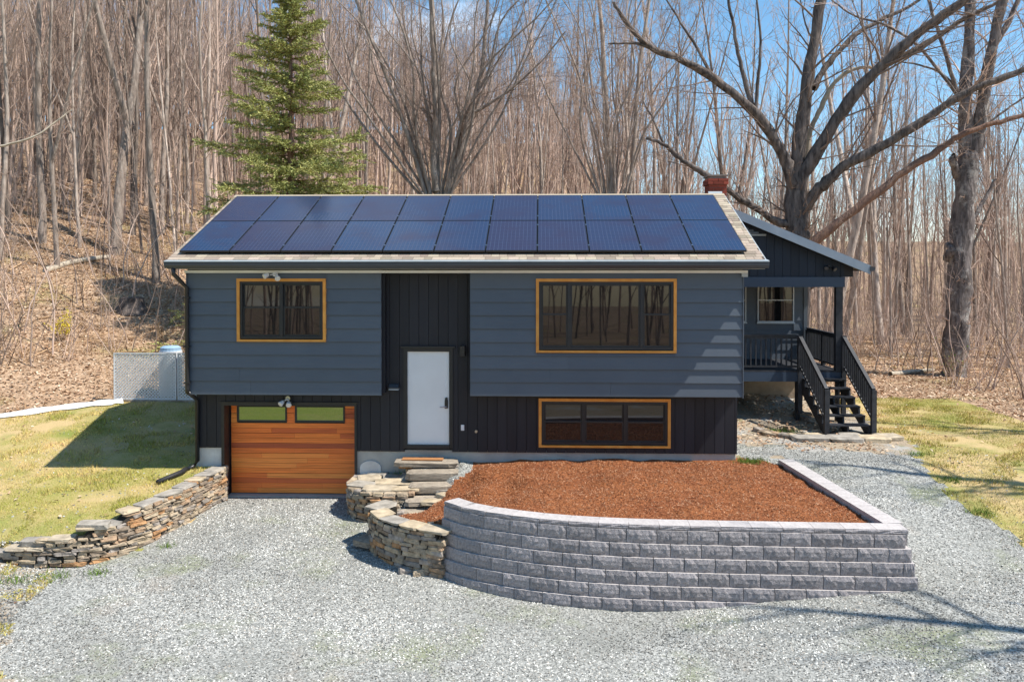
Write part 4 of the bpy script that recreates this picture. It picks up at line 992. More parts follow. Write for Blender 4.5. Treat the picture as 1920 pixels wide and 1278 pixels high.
MB().tube([(tk.x, LY+.7, 1.3), (tk.x, LY+.7, tk.z-.03)], .30, 20).build('body', M['plastic'], tank, smooth=False)
MB().tube([(tk.x, LY+.7, tk.z-.03), (tk.x, LY+.7, tk.z+.06), (tk.x, LY+.7, tk.z+.10), (tk.x, LY+.7, tk.z+.115)], [.27, .27, .2, .03], 20).build('lid', M['bluelid'], tank)
# white edging strip along the hill foot
p0 = Vector((-7.6, 2.2)); pts = [(-8.6, 1.3), (-7.6, 2.3), (-6.6, 3.25), (-5.6, 3.95), (-4.9, 4.4), (-4.1, 4.75)]
pts = smooth_path(pts, 2); vs = []
for i, (x, y) in enumerate(pts):
    w = .13+.05*sin(i*1.7)+R.uniform(-.04, .04); j = .03*sin(i*2.9)+R.uniform(-.03, .03)
    vs += [(x+.6*w+j, y-.8*w, h1(x+.6*w, y-.8*w)+.03), (x-.6*w+j, y+.8*w, h1(x-.6*w, y+.8*w)+.10), (x+j, y, h1(x, y)+.12)]
n_ = len(pts); fs = []
for i in range(n_-1): b = i*3; fs += [(b, b+3, b+5, b+2), (b+2, b+5, b+4, b+1)]
tag(MB().poly(vs, fs).build('edging_strip', M['membrane'], None), 'white landscape edging strip along the foot of the leafy bank', 'edging')
# drain pipe on the lawn
p = [Vector((dx-.1, .06, .66)), Vector((-.32, -.15, .66)), Vector((-.55, -.75, .60))]
tag(MB().tube(p, .05, 10).build('drain_pipe', M['pipe'], None, smooth=True), 'short black drain pipe lying on the lawn behind the stone wall', 'drain pipe')
# stump
px_ = at(247, 586, 12); stz = h1(px_.x, 12)
tag(MB().tube([(px_.x, 12, stz-.2), (px_.x, 12, stz+.15), (px_.x, 12, stz+.42), (px_.x, 12, stz+.44)], [.62, .45, .38, .30], 12).build('tree_stump', M['bigbark'], None), 'broad cut tree stump with grey top on the leafy bank', 'stump')
def ground_hit(px, py):
    "where the sight line through a pixel meets the terrain"
    o = Vector((CX, CY, CZ)); d = at(px, py, 0)-o; d = d/d.y
    t = 8.0
    while t < 170:
        p = o+d*t
        if p.z < h1(p.x, p.y): return p
        t += .1 if t < 60 else .5
    return o+d*170
# ------------------------------------------------------------------ trees
class Tree:
    def __init__(s, seed): s.r = random.Random(seed); s.tv = []; s.tf = []; s.cv = []; s.cf = []
    def tube(s, pts, rad, n, crown):
        V_, F_ = (s.cv, s.cf) if crown else (s.tv, s.tf)
        b = len(V_); m = len(pts)
        d0 = pts[1]-pts[0]; r0 = d0.cross(Vector((.3, .1, 1)))
        if r0.length < 1e-3: r0 = d0.cross(Vector((1, 0, 0)))
        r0.normalize()
        for i, p in enumerate(pts):
            d = pts[min(i+1, m-1)]-pts[max(i-1, 0)]
            if d.length < 1e-6: d = d0
            d.normalize(); r0 = (r0-d*r0.dot(d)).normalized(); u = d.cross(r0)
            for k in range(n):
                a = 2*pi*k/n
                rr = rad[i]
                if n >= 8: rr *= 1+.10*sin(a*2+i*.9)+s.r.uniform(-.06, .06)
                V_.append(p+(r0*cos(a)+u*sin(a))*rr)
        for i in range(m-1):
            for k in range(n): k2 = (k+1) % n; F_.append((b+i*n+k, b+i*n+k2, b+(i+1)*n+k2, b+(i+1)*n+k))
    def branch(s, p, d, L_, r, lev, maxlev, up=.12, wob=.16, kids=(4, 4, 3), cut=.006, spread=.75, first=.25):
        R_ = s.r; n = max(3, int(L_/(.45 if lev == 0 else .35)) ) if lev < 2 else 3
        n = min(n, 12); pts = [p.copy()]; q = p.copy(); dd = d.normalized(); st = L_/n
        for i in range(n):
            dd = (dd+Vector((R_.gauss(0, wob), R_.gauss(0, wob), R_.gauss(0, wob)*.6+up))*.5).normalized(); q = q+dd*st; pts.append(q.copy())
        rad = [max(cut*.6, r*(1-.8*(i/n))) for i in range(n+1)]
        s.tube(pts, rad, 8 if r > .09 else (5 if r > .03 else (4 if r > .015 else 3)), lev > 0)
        if lev >= maxlev: return
        k = kids[min(lev, len(kids)-1)]; k = int(k*R_.uniform(.8, 1.25)+.5)
        for j in range(k):
            t = first+(1-first)*(j+R_.uniform(.1, .9))/k; i = min(n-1, int(t*n)); f = t*n-i
            b = pts[i]+(pts[i+1]-pts[i])*f; ax = (pts[i+1]-pts[i]).normalized()
            s.branch(b, s.side(ax, spread), L_*R_.uniform(.32, .58)*(1-.35*t), rad[i]*R_.uniform(.4, .62), lev+1, maxlev, up, wob*1.1, kids, cut, spread)
    def side(s, ax, spread):
        R_ = s.r; v = Vector((R_.gauss(0, 1), R_.gauss(0, 1), R_.gauss(0, 1)*.5)); v = (v-ax*v.dot(ax)).normalized()
        a = R_.uniform(.55, 1.15)*spread; return (ax*cos(a)+v*sin(a)).normalized()
    def limb(s, pts, r0, r1, crown=False, subs=8, sublen=2.0, maxlev=3, n=9, start=.2, up=.05, kids=(4, 5, 3), sr=.24):
        "explicit limb through given points, then procedural branches"
        R_ = s.r; P = [Vector(p) for p in pts]
        # catmull-rom resample
        Q = []
        for i in range(len(P)-1):
            a = P[max(0, i-1)]; b = P[i]; c = P[i+1]; d = P[min(len(P)-1, i+2)]
            for k in range(5):
                t = k/5; Q.append(.5*((2*b)+(c-a)*t+(2*a-5*b+4*c-d)*t*t+(3*b-a-3*c+d)*t*t*t))
        Q.append(P[-1])
        sc = min(max(r0*.25, .01), .035)
        Q = [q+Vector((R_.gauss(0, sc), R_.gauss(0, sc), R_.gauss(0, sc)))*.5 for q in Q]; Q[0] = P[0]
        m = len(Q); rad = [r0+(r1-r0)*(i/(m-1)) for i in range(m)]
        s.tube(Q, rad, n, crown)
        for j in range(subs):
            t = start+(1-start)*(j+R_.random())/subs; i = min(m-2, int(t*(m-1)))
            ax = (Q[i+1]-Q[i]).normalized()
            s.branch(Q[i], s.side(ax, 1.0), sublen*R_.uniform(.5, 1.2), max(.010, min(.05, rad[i]*sr*R_.uniform(.4, 1))), 1, maxlev, up, .2, kids, .006, .85)
        return Q, rad
    def meshes(s, name, org=Vector((0, 0, 0)), bark='bark', twig='twig'):
        out = []
        for V_, F_, nm, mt in ((s.tv, s.tf, name+'_trunk', bark), (s.cv, s.cf, name+'_crown', twig)):
            if V_:
                me = mesh_np(nm, [(v.x-org.x, v.y-org.y, v.z-org.z) for v in V_], F_, smooth=True); me.materials.append(M[mt]); out.append(me)
            else: out.append(None)
        return out
    def place(s, name, org, label, cat='tree', group=None, bark='bark', twig='twig'):
        t, c = s.meshes(name, org, bark, twig); o = empty(name, org, label, cat, group)
        if t: link('trunk', t, o)
        if c: link('crown', c, o)
        return o
def forest_tree(seed, H, r, cl, lev=3, fork=False):
    t = Tree(seed); R_ = t.r; n = 14; lean = Vector((R_.gauss(0, .03), R_.gauss(0, .03), 0)); pts = [Vector((0, 0, -.4))]; d = Vector((lean.x, lean.y, 1))
    for i in range(n):
        d = (d+Vector((R_.gauss(0, .035), R_.gauss(0, .035), .12))).normalized(); pts.append(pts[-1]+d*(H/n))
    rad = [r*(1.25 if i == 0 else 1)*(1-.85*(i/n)**1.1) for i in range(n+1)]
    t.tube(pts, rad, 6, False)
    nb = int(19*H/16)
    for j in range(nb):
        u = cl+(1-cl)*(j+R_.random())/nb; i = min(n-1, int(u*n)); b = pts[i]+(pts[i+1]-pts[i])*(u*n-i)
        ax = (pts[i+1]-pts[i]).normalized(); L_ = H*R_.uniform(.14, .30)*(1.15-u*.7)
        t.branch(b, t.side(ax, .62), L_, max(.014, rad[i]*R_.uniform(.3, .5)), 1, lev, .22, .16, (4, 4, 3), .007, .7)
    for j in range(4):   # dead stubs lower down
        u = R_.uniform(.12, cl); i = int(u*n); t.branch(pts[i], t.side(Vector((0, 0, 1)), 1.2), R_.uniform(.5, 1.6), .018, 2, 3, .0, .25, (3, 3, 2), .006, .9)
    if fork:
        i = int(n*R_.uniform(.3, .45)); q = [pts[i]]; d = Vector((R_.choice([-1, 1])*.35, R_.uniform(-.2, .2), 1)).normalized()
        m = n-i
        for k in range(m): d = (d+Vector((R_.gauss(0, .03), R_.gauss(0, .03), .1))).normalized(); q.append(q[-1]+d*(H/n))
        rr = [rad[i]*.8*(1-.85*k/m) for k in range(m+1)]; t.tube(q, rr, 6, False)
        for k in range(1, m):
            t.branch(q[k], t.side(Vector((0, 0, 1)), .65), H*R_.uniform(.1, .2), max(.014, rr[k]*.4), 1, lev, .2, .16, (4, 3, 3), .007, .7)
    return t
VAR = []
spec = [(17, .11, .35, 0), (19, .15, .45, 0), (15, .08, .3, 0), (18, .13, .42, 1), (13, .06, .25, 0), (20, .21, .45, 1), (16, .085, .4, 0), (12, .045, .2, 0), (18, .11, .45, 0), (14, .075, .25, 1), (17, .12, .3, 0), (11, .04, .2, 0)]
for i, (H, r, cl, fk) in enumerate(spec):
    VAR.append(forest_tree(1000+i, H, r, cl, 3, fk).meshes('forest_tree'))
tree_count = 0
def copy_tree(v, x, y, z, sc, rot, label, group, name='bare_tree', cat='tree', lean=(0, 0)):
    o = empty(name, (x, y, z), label, cat, group); o.scale = (sc, sc, sc); o.rotation_euler = (lean[0], lean[1], rot)
    a = link('trunk', VAR[v][0], o); b = link('crown', VAR[v][1], o)
    return o
# explicit prominent trunks at the left (pixel of the foot, variant, size)
key = [((78, 455), 1, 1.15, 'tall straight brown-trunked tree near the left edge of the woods'),
       ((215, 478), 5, 1.1, 'thick grey forked tree, the stoutest trunk left of the spruce'),
       ((150, 465), 9, 1.0, 'bent grey tree just left of the stout forked trunk'),
       ((302, 440), 3, 1.05, 'pale grey tree with twin stems above the left roof corner'),
       ((395, 400), 8, 1.1, 'straight smooth grey tree immediately left of the spruce'),
       ((18, 430), 6, 1.15, 'dark slim tree at the very left edge of the photo'),
       ((350, 420), 10, .9, 'slim leaning tree between the twin-stemmed tree and the spruce'),
       ((1668, 665), 4, 1.0, 'thin dark sapling in the leaf litter between the porch and the big maple'),
       ((1708, 640), 0, 1.0, 'slender brown tree halfway between the porch and the big maple'),
       ((1640, 650), 7, 1.0, 'very thin pale sapling just right of the porch post'),
       ((1890, 690), 2, .9, 'slim tree in the leaf litter at the right edge of the photo'),
       ((1850, 640), 6, .9, 'slim tree directly behind the right side of the big maple')]
taken = []
for (fp, v, sc, lab) in key:
    p = ground_hit(*fp); copy_tree(v, p.x, p.y, p.z, sc, R.uniform(0, 6), lab, None); taken.append((p.x, p.y))
ZN = [(110, 'near the left edge of the photo'), (240, 'around the stout forked trunk'), (340, 'above the lattice screen'), (430, 'just left of the spruce'), (560, 'behind the left side of the spruce'), (720, 'behind the right side of the spruce'), (850, 'behind the fan-shaped multi-stem tree'), (1000, 'just right of the fan-shaped multi-stem tree'), (1130, 'left of the dark-trunked multi-stem tree'), (1260, 'right of the dark-trunked multi-stem tree'), (1400, 'behind the brick chimney'), (1520, 'behind the trunk of the old spreading maple'), (1640, 'right above the porch roof'), (1760, 'between the porch and the big maple'), (3000, 'behind and right of the big maple')]
def zone(x, y, v):
    px = 1013+(x-CX)/(y-CY)*FPX; d = y-CY
    row = 'in the nearest rows' if d < 42 else ('in the middle rows' if d < 60 else 'in the far rows')
    size = 'forked' if spec[v][3] else ('stoutish' if spec[v][1] > .12 else ('very thin' if spec[v][1] < .065 else 'slim straight'))
    w = [b_ for a_, b_ in ZN if px < a_][0]
    return f'{size} bare tree {w}, {row}', w
cand = []
yy = 24.0
tries = 0
while len(cand) < 287 and tries < 20000:
    tries += 1
    d = 30+62*R.random()**1.25; px = R.uniform(-80, 2000)
    y = CY+d; x = CX+(px-1013)/FPX*d
    if y < y_base(x)+6 and x < 12: continue
    if x > 12 and y < 19: continue
    if x < 12 and d < 38 and px > 420: continue
    if any((x-a)**2+(y-b)**2 < (1.0 if d < 60 else .8) for a, b in taken): continue
    taken.append((x, y)); cand.append((x, y, d))
for (x, y, d) in cand:
    v = R.randrange(12); lab, w = zone(x, y, v)
    copy_tree(v, x, y, h1(x, y), R.uniform(.8, 1.15), R.uniform(0, 6.28), lab, 'bare trees '+w, lean=(R.gauss(0, .035), R.gauss(0, .035)))
# farther trees and thin stems in one mass
far_src = []
for i in range(6):
    t = forest_tree(2000+i, 14+i % 4, .055+.012*i, .25, 3, i % 3 == 0); V_ = np.array([tuple(v) for v in t.tv]+[tuple(v) for v in t.cv], dtype=np.float32)
    F_ = np.array(t.tf+[tuple(q+len(t.tv) for q in f) for f in t.cf], dtype=np.int32); far_src.append((V_, F_))
GN_SRC = {}
def mass(name, places, src, ml, label, cat):
    "one object whose points carry instances of the source plants (stuff only)"
    key_ = (id(src), ml)
    if key_ not in GN_SRC:
        objs = []
        for V_, F_ in src:
            me = mesh_np('plant', V_, F_, True); me.materials.append(M[ml]); objs.append(bpy.data.objects.new('plant', me))
        GN_SRC[key_] = objs
    objs = GN_SRC[key_]; me = bpy.data.meshes.new(name); P = np.array(places, dtype=np.float32)
    me.vertices.add(len(P)); me.vertices.foreach_set('co', P[:, :3].ravel())
    n = len(P)
    rt_ = np.stack([NR.normal(0, .04, n), NR.normal(0, .04, n), P[:, 4]], -1).astype(np.float32)
    for nm, tp, arr, key2 in (('turn', 'FLOAT_VECTOR', rt_, 'vector'), ('size', 'FLOAT', P[:, 3].copy(), 'value'), ('kindno', 'INT', P[:, 5].astype(np.int32), 'value')):
        at_ = me.attributes.new(nm, tp, 'POINT'); at_.data.foreach_set(key2, arr.ravel())
    me.update()
    ng = bpy.data.node_groups.new(name+'_nodes', 'GeometryNodeTree'); ng.interface.new_socket('Geometry', in_out='INPUT', socket_type='NodeSocketGeometry'); ng.interface.new_socket('Geometry', in_out='OUTPUT', socket_type='NodeSocketGeometry')
    N = ng.nodes; L = ng.links; gi = N.new('NodeGroupInput'); go = N.new('NodeGroupOutput'); jn = N.new('GeometryNodeJoinGeometry')
    def attr(nm, tp):
        q = N.new('GeometryNodeInputNamedAttribute'); q.data_type = tp; q.inputs[0].default_value = nm; return q
    tn, sz, kn = attr('turn', 'FLOAT_VECTOR'), attr('size', 'FLOAT'), attr('kindno', 'INT')
    for i, ob in enumerate(objs):
        oi = N.new('GeometryNodeObjectInfo'); oi.inputs[0].default_value = ob; oi.inputs['As Instance'].default_value = True
        ip = N.new('GeometryNodeInstanceOnPoints'); cp = N.new('FunctionNodeCompare'); cp.data_type = 'INT'; cp.operation = 'EQUAL'
        L.new(kn.outputs['Attribute'], [q for q in cp.inputs if q.type == 'INT'][0]); [q for q in cp.inputs if q.type == 'INT'][1].default_value = i
        L.new(gi.outputs[0], ip.inputs['Points']); L.new(oi.outputs['Geometry'], ip.inputs['Instance']); L.new(cp.outputs[0], ip.inputs['Selection']); L.new(tn.outputs['Attribute'], ip.inputs['Rotation']); L.new(sz.outputs['Attribute'], ip.inputs['Scale'])
        L.new(ip.outputs[0], jn.inputs[0])
    L.new(jn.outputs[0], go.inputs[0])
    o = link(name, me, None); md = o.modifiers.new('scatter', 'NODES'); md.node_group = ng
    return tag(o, label, cat, None, 'stuff')
pl = []
while len(pl) < 1500:
    d = R.uniform(36, 135); px = R.uniform(-150, 2070)
    if d < 48 and (px > 430 or R.random() < .2): continue
    if px > 1200 and R.random() < .45: continue
    if px > 620 and R.random() < .25: continue
    x = CX+(px-1013)/FPX*d; y = CY+d
    pl.append((x, y, h1(x, y), R.uniform(.7, 1.05), R.uniform(0, 6.28), R.randrange(6)))
mass('distant_woods', pl, far_src, 'twig', 'hazy mass of distant bare trees filling the woods', 'woods')
# thin saplings and brush
def bush(seed, H, k, lev=2, sp=.35):
    t = Tree(seed)
    for j in range(k):
        d = Vector((t.r.gauss(0, sp), t.r.gauss(0, sp), 1)).normalized(); t.branch(Vector((t.r.gauss(0, .15), t.r.gauss(0, .15), -.05)), d, H*t.r.uniform(.5, 1), .010*H**.5, 1, 1+lev, .05, .2, (4, 3, 3), .004, .8)
    return np.array([tuple(v) for v in t.cv], dtype=np.float32), np.array(t.cf, dtype=np.int32)
bs = [bush(3000+i, 1.2+i*.35, 3+i % 3) for i in range(5)]
sap = [bush(3100+i, 3.5+i*.8, 1, 2, .08) for i in range(5)]
bs_sap = bs+sap
pl = []
while len(pl) < 2600:
    d = R.uniform(22, 85); px = R.uniform(-60, 1980); x = CX+(px-1013)/FPX*d; y = CY+d
    if x < 12 and (y < y_base(x)+3.5): continue
    if x < 12 and px > 440 and d < 40: continue
    if x >= 12 and (y < 14.5 and x < 20.5): continue
    if px < 420 and R.random() < .3: continue
    k = R.randrange(10); pl.append((x, y, h1(x, y), R.uniform(.8, 1.3), R.uniform(0, 6.28), k))
mass('undergrowth', pl, bs_sap, 'twig', 'tangled bare saplings and brush across the woodland floor', 'undergrowth')
# ------------------------------------------------------------------ old maple behind the porch
YB = 13.0
def A(px, py, dy=0): return at(px, py, YB+dy)
base = A(1494, 425); bz = h1(base.x, YB); org = Vector((base.x, YB, bz))
t = Tree(41); k_ = (YB-CY)/FPX
def W_(w): return w*k_/2
t.limb([org-Vector((0, 0, .3)), org+Vector((0, 0, .6)), A(1496, 480), A(1494, 420), A(1492, 360)], W_(54), W_(38), n=14, subs=26, sublen=1.6, maxlev=3, start=.35)
L = lambda pts, w0, w1, **k: t.limb([A(*p) for p in pts], W_(w0*.68), W_(w1*.62), **k)
L([(1490, 372), (1492, 328), (1500, 251), (1512, 166), (1523, 96), (1539, 0), (1550, -80)], 44, 24, subs=22, sublen=3.2, n=10)
L([(1497, 380, 0), (1506, 325, -.1), (1546, 262, -.4), (1604, 174, -.8), (1666, 112, -1.2), (1728, 58, -1.6), (1797, 8, -2), (1870, -50, -2.3)], 40, 20, subs=26, sublen=3.0, n=10)
L([(1655, 122, -1.1), (1720, 92, -1.2), (1797, 42, -1.4), (1870, 5, -1.6)], 20, 9, subs=14, sublen=2.2, n=8)
L([(1488, 370, 0), (1480, 322, -.2), (1465, 285, -.3), (1419, 216, -.8), (1342, 150, -1.3), (1276, 112, -1.7), (1219, 89, -2), (1180, 50, -2.2), (1150, 5, -2.4)], 36, 9, subs=30, sublen=2.6, n=10)
L([(1225, 92, -2), (1190, 82, -2.1), (1140, 82, -2.3)], 9, 4, subs=8, sublen=1.5, n=6)
L([(1413, 210, -.8), (1405, 180, -.7), (1388, 116, -.6), (1373, 39, -.5), (1362, -30, -.4)], 15, 7, subs=14, sublen=2, n=7)
L([(1416, 212, -.8), (1421, 150, -.9), (1426, 77, -1), (1417, -10, -1)], 11, 5, subs=10, sublen=1.8, n=7)
L([(1336, 146, -1.3), (1310, 95, -1.2), (1284, 55, -1.1), (1250, 0, -1)], 10, 5, subs=10, sublen=1.6, n=7)
L([(1504, 400, 0), (1522, 368, -.2), (1543, 347, -.4), (1593, 305, -.8), (1662, 270, -1.2), (1728, 228, -1.6), (1793, 185, -2), (1836, 162, -2.2), (1920, 131, -2.5), (1990, 90, -2.7)], 34, 13, subs=28, sublen=2.4, n=10)
L([(1526, 166), (1545, 130, .3), (1570, 100, .5), (1604, 66, .7), (1643, 42, .9), (1712, 8, 1.1), (1760, -30, 1.2)], 19, 8, subs=18, sublen=2.2, n=8)
L([(1488, 412, 0), (1470, 420, -.1), (1440, 405, -.3), (1390, 372, -.6), (1330, 332, -1), (1280, 301, -1.3), (1249, 274, -1.5), (1211, 258, -1.6)], 24, 9, subs=24, sublen=1.7, n=9)
L([(1245, 272, -1.5), (1225, 225, -1.4), (1205, 190, -1.3)], 7, 3, subs=6, sublen=1.2, n=6)
t.place('maple_tree', org, 'huge old spreading bare maple behind the porch with long dark arching limbs', 'tree', bark='bigbark')
t = Tree(42)
L([(1512, 262, .5), (1519, 247, .4), (1539, 201, .2), (1566, 154, 0), (1608, 127, -.1), (1640, 130, -.2)], 17, 8, subs=7, sublen=1.0, n=9)
pm_ = A(1512, 262, .5)
t.limb([Vector((pm_.x-.5, YB+.9, h1(pm_.x-.5, YB+.9)-.2)), A(1500, 400, 1.0), A(1508, 320, .8), A(1512, 262, .5)], W_(20), W_(17), n=8, subs=3, sublen=.8)
t.place('dead_tree', Vector((pm_.x-.5, YB+.9, h1(pm_.x-.5, YB+.9))), 'pale bare-wood dead stem tangled in the crotch of the old spreading maple', 'tree', bark='barelimb')
t = Tree(43); pE = A(1500, 476, -1.5)
L([(1455, 512, -1.5), (1527, 451, -1.5), (1604, 394, -1.6), (1682, 332, -1.7), (1759, 282, -1.8), (1797, 257, -1.9), (1851, 235, -2), (1920, 216, -2), (2010, 180, -2)], 26, 9, subs=30, sublen=1.3, n=9, start=.1)
p_ = A(1455, 512, -1.5); t.limb([Vector((p_.x-1.6, YB-1.5, h1(p_.x-1.6, YB-1.5)-.2)), (A(1455, 512, -1.5)+Vector((p_.x-1.6, YB-1.5, 1)))/2, A(1456, 511, -1.5)], W_(32), W_(26), n=9, subs=0)
t.place('leaning_tree', Vector((p_.x-1.6, YB-1.5, h1(p_.x-1.6, YB-1.5))), 'long reddish-brown leaning trunk slanting up to the right behind the porch roof', 'tree', bark='redbark')
# ------------------------------------------------------------------ big maple at the right
g_ = ground_hit(1792, 705); YB = g_.y; k_ = (YB-CY)/FPX; org = Vector((g_.x, YB, g_.z)); t = Tree(51)
t.limb([A(1788, 735), A(1790, 700), A(1793, 640), A(1797, 560), A(1800, 482), A(1806, 400), A(1812, 330), A(1818, 285)], W_(46), W_(34), n=16, subs=24, sublen=1.1, maxlev=3, start=.1)
L([(1812, 310), (1810, 255), (1809, 193, 0), (1816, 96, .1), (1820, 0, .2), (1822, -90, .3)], 40, 24, subs=14, sublen=2.8, n=11)
L([(1820, 310), (1834, 255, -.1), (1843, 185, -.2), (1859, 96, -.4), (1878, 0, -.6), (1890, -90, -.8)], 38, 22, subs=16, sublen=3, n=11)
L([(1796, 330, 0), (1788, 305, -.2), (1789, 292, -.25)], 24, 19, subs=5, sublen=.5, n=9)
L([(1798, 190, -.1), (1793, 174, -.3), (1774, 104, -.6), (1747, 23, -.9), (1735, -40, -1)], 14, 8, subs=12, sublen=2.2, n=7)
L([(1806, 200, 0), (1790, 172, -.5), (1720, 85, -1), (1658, 46, -1.4), (1604, 31, -1.8), (1558, 0, -2)], 10, 4, subs=20, sublen=1.6, n=7)
L([(1806, 180, 0), (1760, 135, -.5), (1700, 118, -1), (1640, 118, -1.4)], 7, 3, subs=12, sublen=1.2, n=6)
L([(1862, 90, -.4), (1890, 40, -.3), (1915, -10, -.2)], 18, 12, subs=8, sublen=1.8, n=8)
L([(1845, 235, -.2), (1870, 218, -.3), (1894, 200, -.4), (1940, 170, -.5)], 8, 5, subs=10, sublen=1.5, n=6)
L([(1808, 425, .1), (1828, 405, .3), (1848, 370, .5), (1867, 336, .6)], 13, 9, subs=5, sublen=1.1, n=8)
for (px_, py_, w) in ((1786, 470, 20), (1786, 545, 14), (1808, 400, 16), (1810, 520, 14)):   # burls
    p = A(px_, py_, -.15); t.limb([p+Vector((0, .3, -.25)), p, p+Vector((0, .3, .25))], W_(w), W_(w*.6), subs=3, sublen=.6, n=9)
t.place('maple_tree', org, 'massive pale-barked bare maple standing at the right edge of the lawn, trunk forking high up', 'tree', bark='palebark')
# ------------------------------------------------------------------ fan-shaped multi-stem trees behind the roof
def fan(seed, px0, py0, Y, n, spreadx, w0, topy, label, main):
    global t, YB, k_
    YB = Y; k_ = (YB-CY)/FPX; t = Tree(seed); b = A(px0, py0); z = h1(b.x, Y); org = Vector((b.x, Y, z)); r = t.r
    t.limb([org-Vector((0, 0, .3)), org+Vector((0, 0, max(.5, (b.z-z)*.6))), A(px0, py0+12)], W_(w0*1.9), W_(w0*1.3), n=11, subs=10, sublen=1.3)
    for pts, a, c in main: L(pts, a, c, subs=18, sublen=2.4, n=8)
    for i in range(n):
        u = (i+.5)/n*2-1+r.gauss(0, .06); x1 = px0+u*spreadx; dy = r.uniform(-2.5, 2.5)
        h_ = py0-(topy+r.uniform(-60, 40)); cur = r.uniform(.25, .5)
        pts = [(px0+u*24, py0+14-r.uniform(0, 20), dy*.05), (px0+u*spreadx*cur*.8+r.gauss(0, 9), py0-h_*.28, dy*.4), (px0+u*spreadx*cur*1.3+r.gauss(0, 16), py0-h_*.5, dy*.6), (px0+u*spreadx*(.5+cur*.6)+r.gauss(0, 18), py0-h_*.75, dy*.85), (x1, py0-h_, dy)]
        L(pts, r.uniform(.16, .42)*w0, 2.5, subs=17, sublen=2.3, n=6, start=.12)
    t.place('multi_stem_tree', org, label, 'tree')
fan(61, 822, 372, 17, 24, 330, 28, -60, 'large bare multi-stem tree fanning upward behind the middle of the roof', [([(818, 360), (815, 280), (817, 200), (812, 100), (808, -20)], 24, 14), ([(838, 365), (862, 290), (880, 215), (905, 120, .5), (915, -10, .8)], 22, 9), ([(880, 215), (912, 198), (960, 165), (1010, 120), (1060, 60)], 10, 4), ([(800, 372), (770, 270), (735, 170), (690, 60), (660, -20)], 14, 6)])
fan(62, 1146, 376, 19, 17, 210, 22, -40, 'bare multi-stem tree with a dark central trunk behind the right half of the roof', [([(1148, 370), (1142, 280), (1136, 180), (1128, 60), (1120, -40)], 22, 10), ([(1180, 375), (1190, 250), (1200, 120), (1222, -20)], 15, 8)])
# fallen and leaning pale branches on the bank
def branch_thing(seed, pts, w0, w1, label, name='fallen_branch', subs=5, cat='branch', ml='barelimb'):
    t = Tree(seed); P = [Vector(p) for p in pts]; t.limb(P, w0, w1, subs=subs, sublen=.8, n=6); t.place(name, P[0], label, cat, bark=ml)
Yq = 12.0
branch_thing(71, [at(0, 274, 11), at(60, 258, 11.3), at(100, 232, 11.6), at(135, 205, 12)], .045, .02, 'pale bent branch reaching in from the left edge of the photo')
a = ground_hit(85, 512); b = ground_hit(140, 496); c = ground_hit(205, 487)
branch_thing(72, [a+Vector((0, 0, .1)), b+Vector((0, 0, .12)), c+Vector((0, 0, .1))], .13, .09, 'weathered fallen log lying across the leafy bank at the far left', 'fallen_log', 4, 'log')
a = ground_hit(1690, 706); b = ground_hit(1740, 700)
branch_thing(73, [a+Vector((-.4, 0, .1)), b+Vector((.4, .4, .1))], .1, .07, 'mossy fallen log in the leaf litter left of the big maple', 'fallen_log', 6, 'log')
# dead sticks over the woodland floor
sv, sf = [], []; sb = Tree(91)
for _ in range(420):
    if R.random() < .55: x = R.uniform(14, 34); y = R.uniform(14, 30)
    else: x = R.uniform(-16, -2); y = R.uniform(8, 24)
    if y < y_base(x)+1.5 and x < 12: continue
    a_ = R.uniform(0, 6.28); l_ = R.uniform(.5, 2.6); x2 = x+cos(a_)*l_; y2 = y+sin(a_)*l_
    sb.branch(Vector((x, y, h1(x, y)+.06)), Vector((x2-x, y2-y, h1(x2, y2)-h1(x, y)+.05)), l_, R.uniform(.008, .03), 2, 3, 0, .12, (3, 3), .005, .9)
me = mesh_np('fallen_sticks', [tuple(v) for v in sb.cv], sb.cf, True); me.materials.append(M['stalk']); tag(link('fallen_sticks', me), 'dead sticks and fallen twigs lying on the leaf litter', 'sticks', None, 'stuff')
# off-frame tree at the right whose branches shade the gravel
tt = forest_tree(81, 15, .24, .3, 3, True).meshes('shade_tree')
for x, y, sc in ((20.5, -7.0, 1.0), (22.5, -2.0, 1.0), (24.5, 2.5, .9)):
    o = empty('shade_tree', (x, y, h1(x, y)), 'bare tree on the lawn beyond the right edge casting branch shadows', 'tree', 'trees beyond the right edge'); link('trunk', tt[0], o); link('crown', tt[1], o); o.scale = (sc, sc, sc)
# woods behind the viewpoint, seen mirrored in the window glass
pl = [(R.uniform(-55, 70), -29-46*R.random()**1.3, 0, R.uniform(.9, 1.2), R.uniform(0, 6), R.randrange(6)) for _ in range(420)]
pl = [(x, y, h1(x, y), s, r, k) for x, y, _, s, r, k in pl]
mass('woods_across_meadow', pl, far_src, 'twig', 'bare woods across the meadow mirrored in the windows', 'woods')
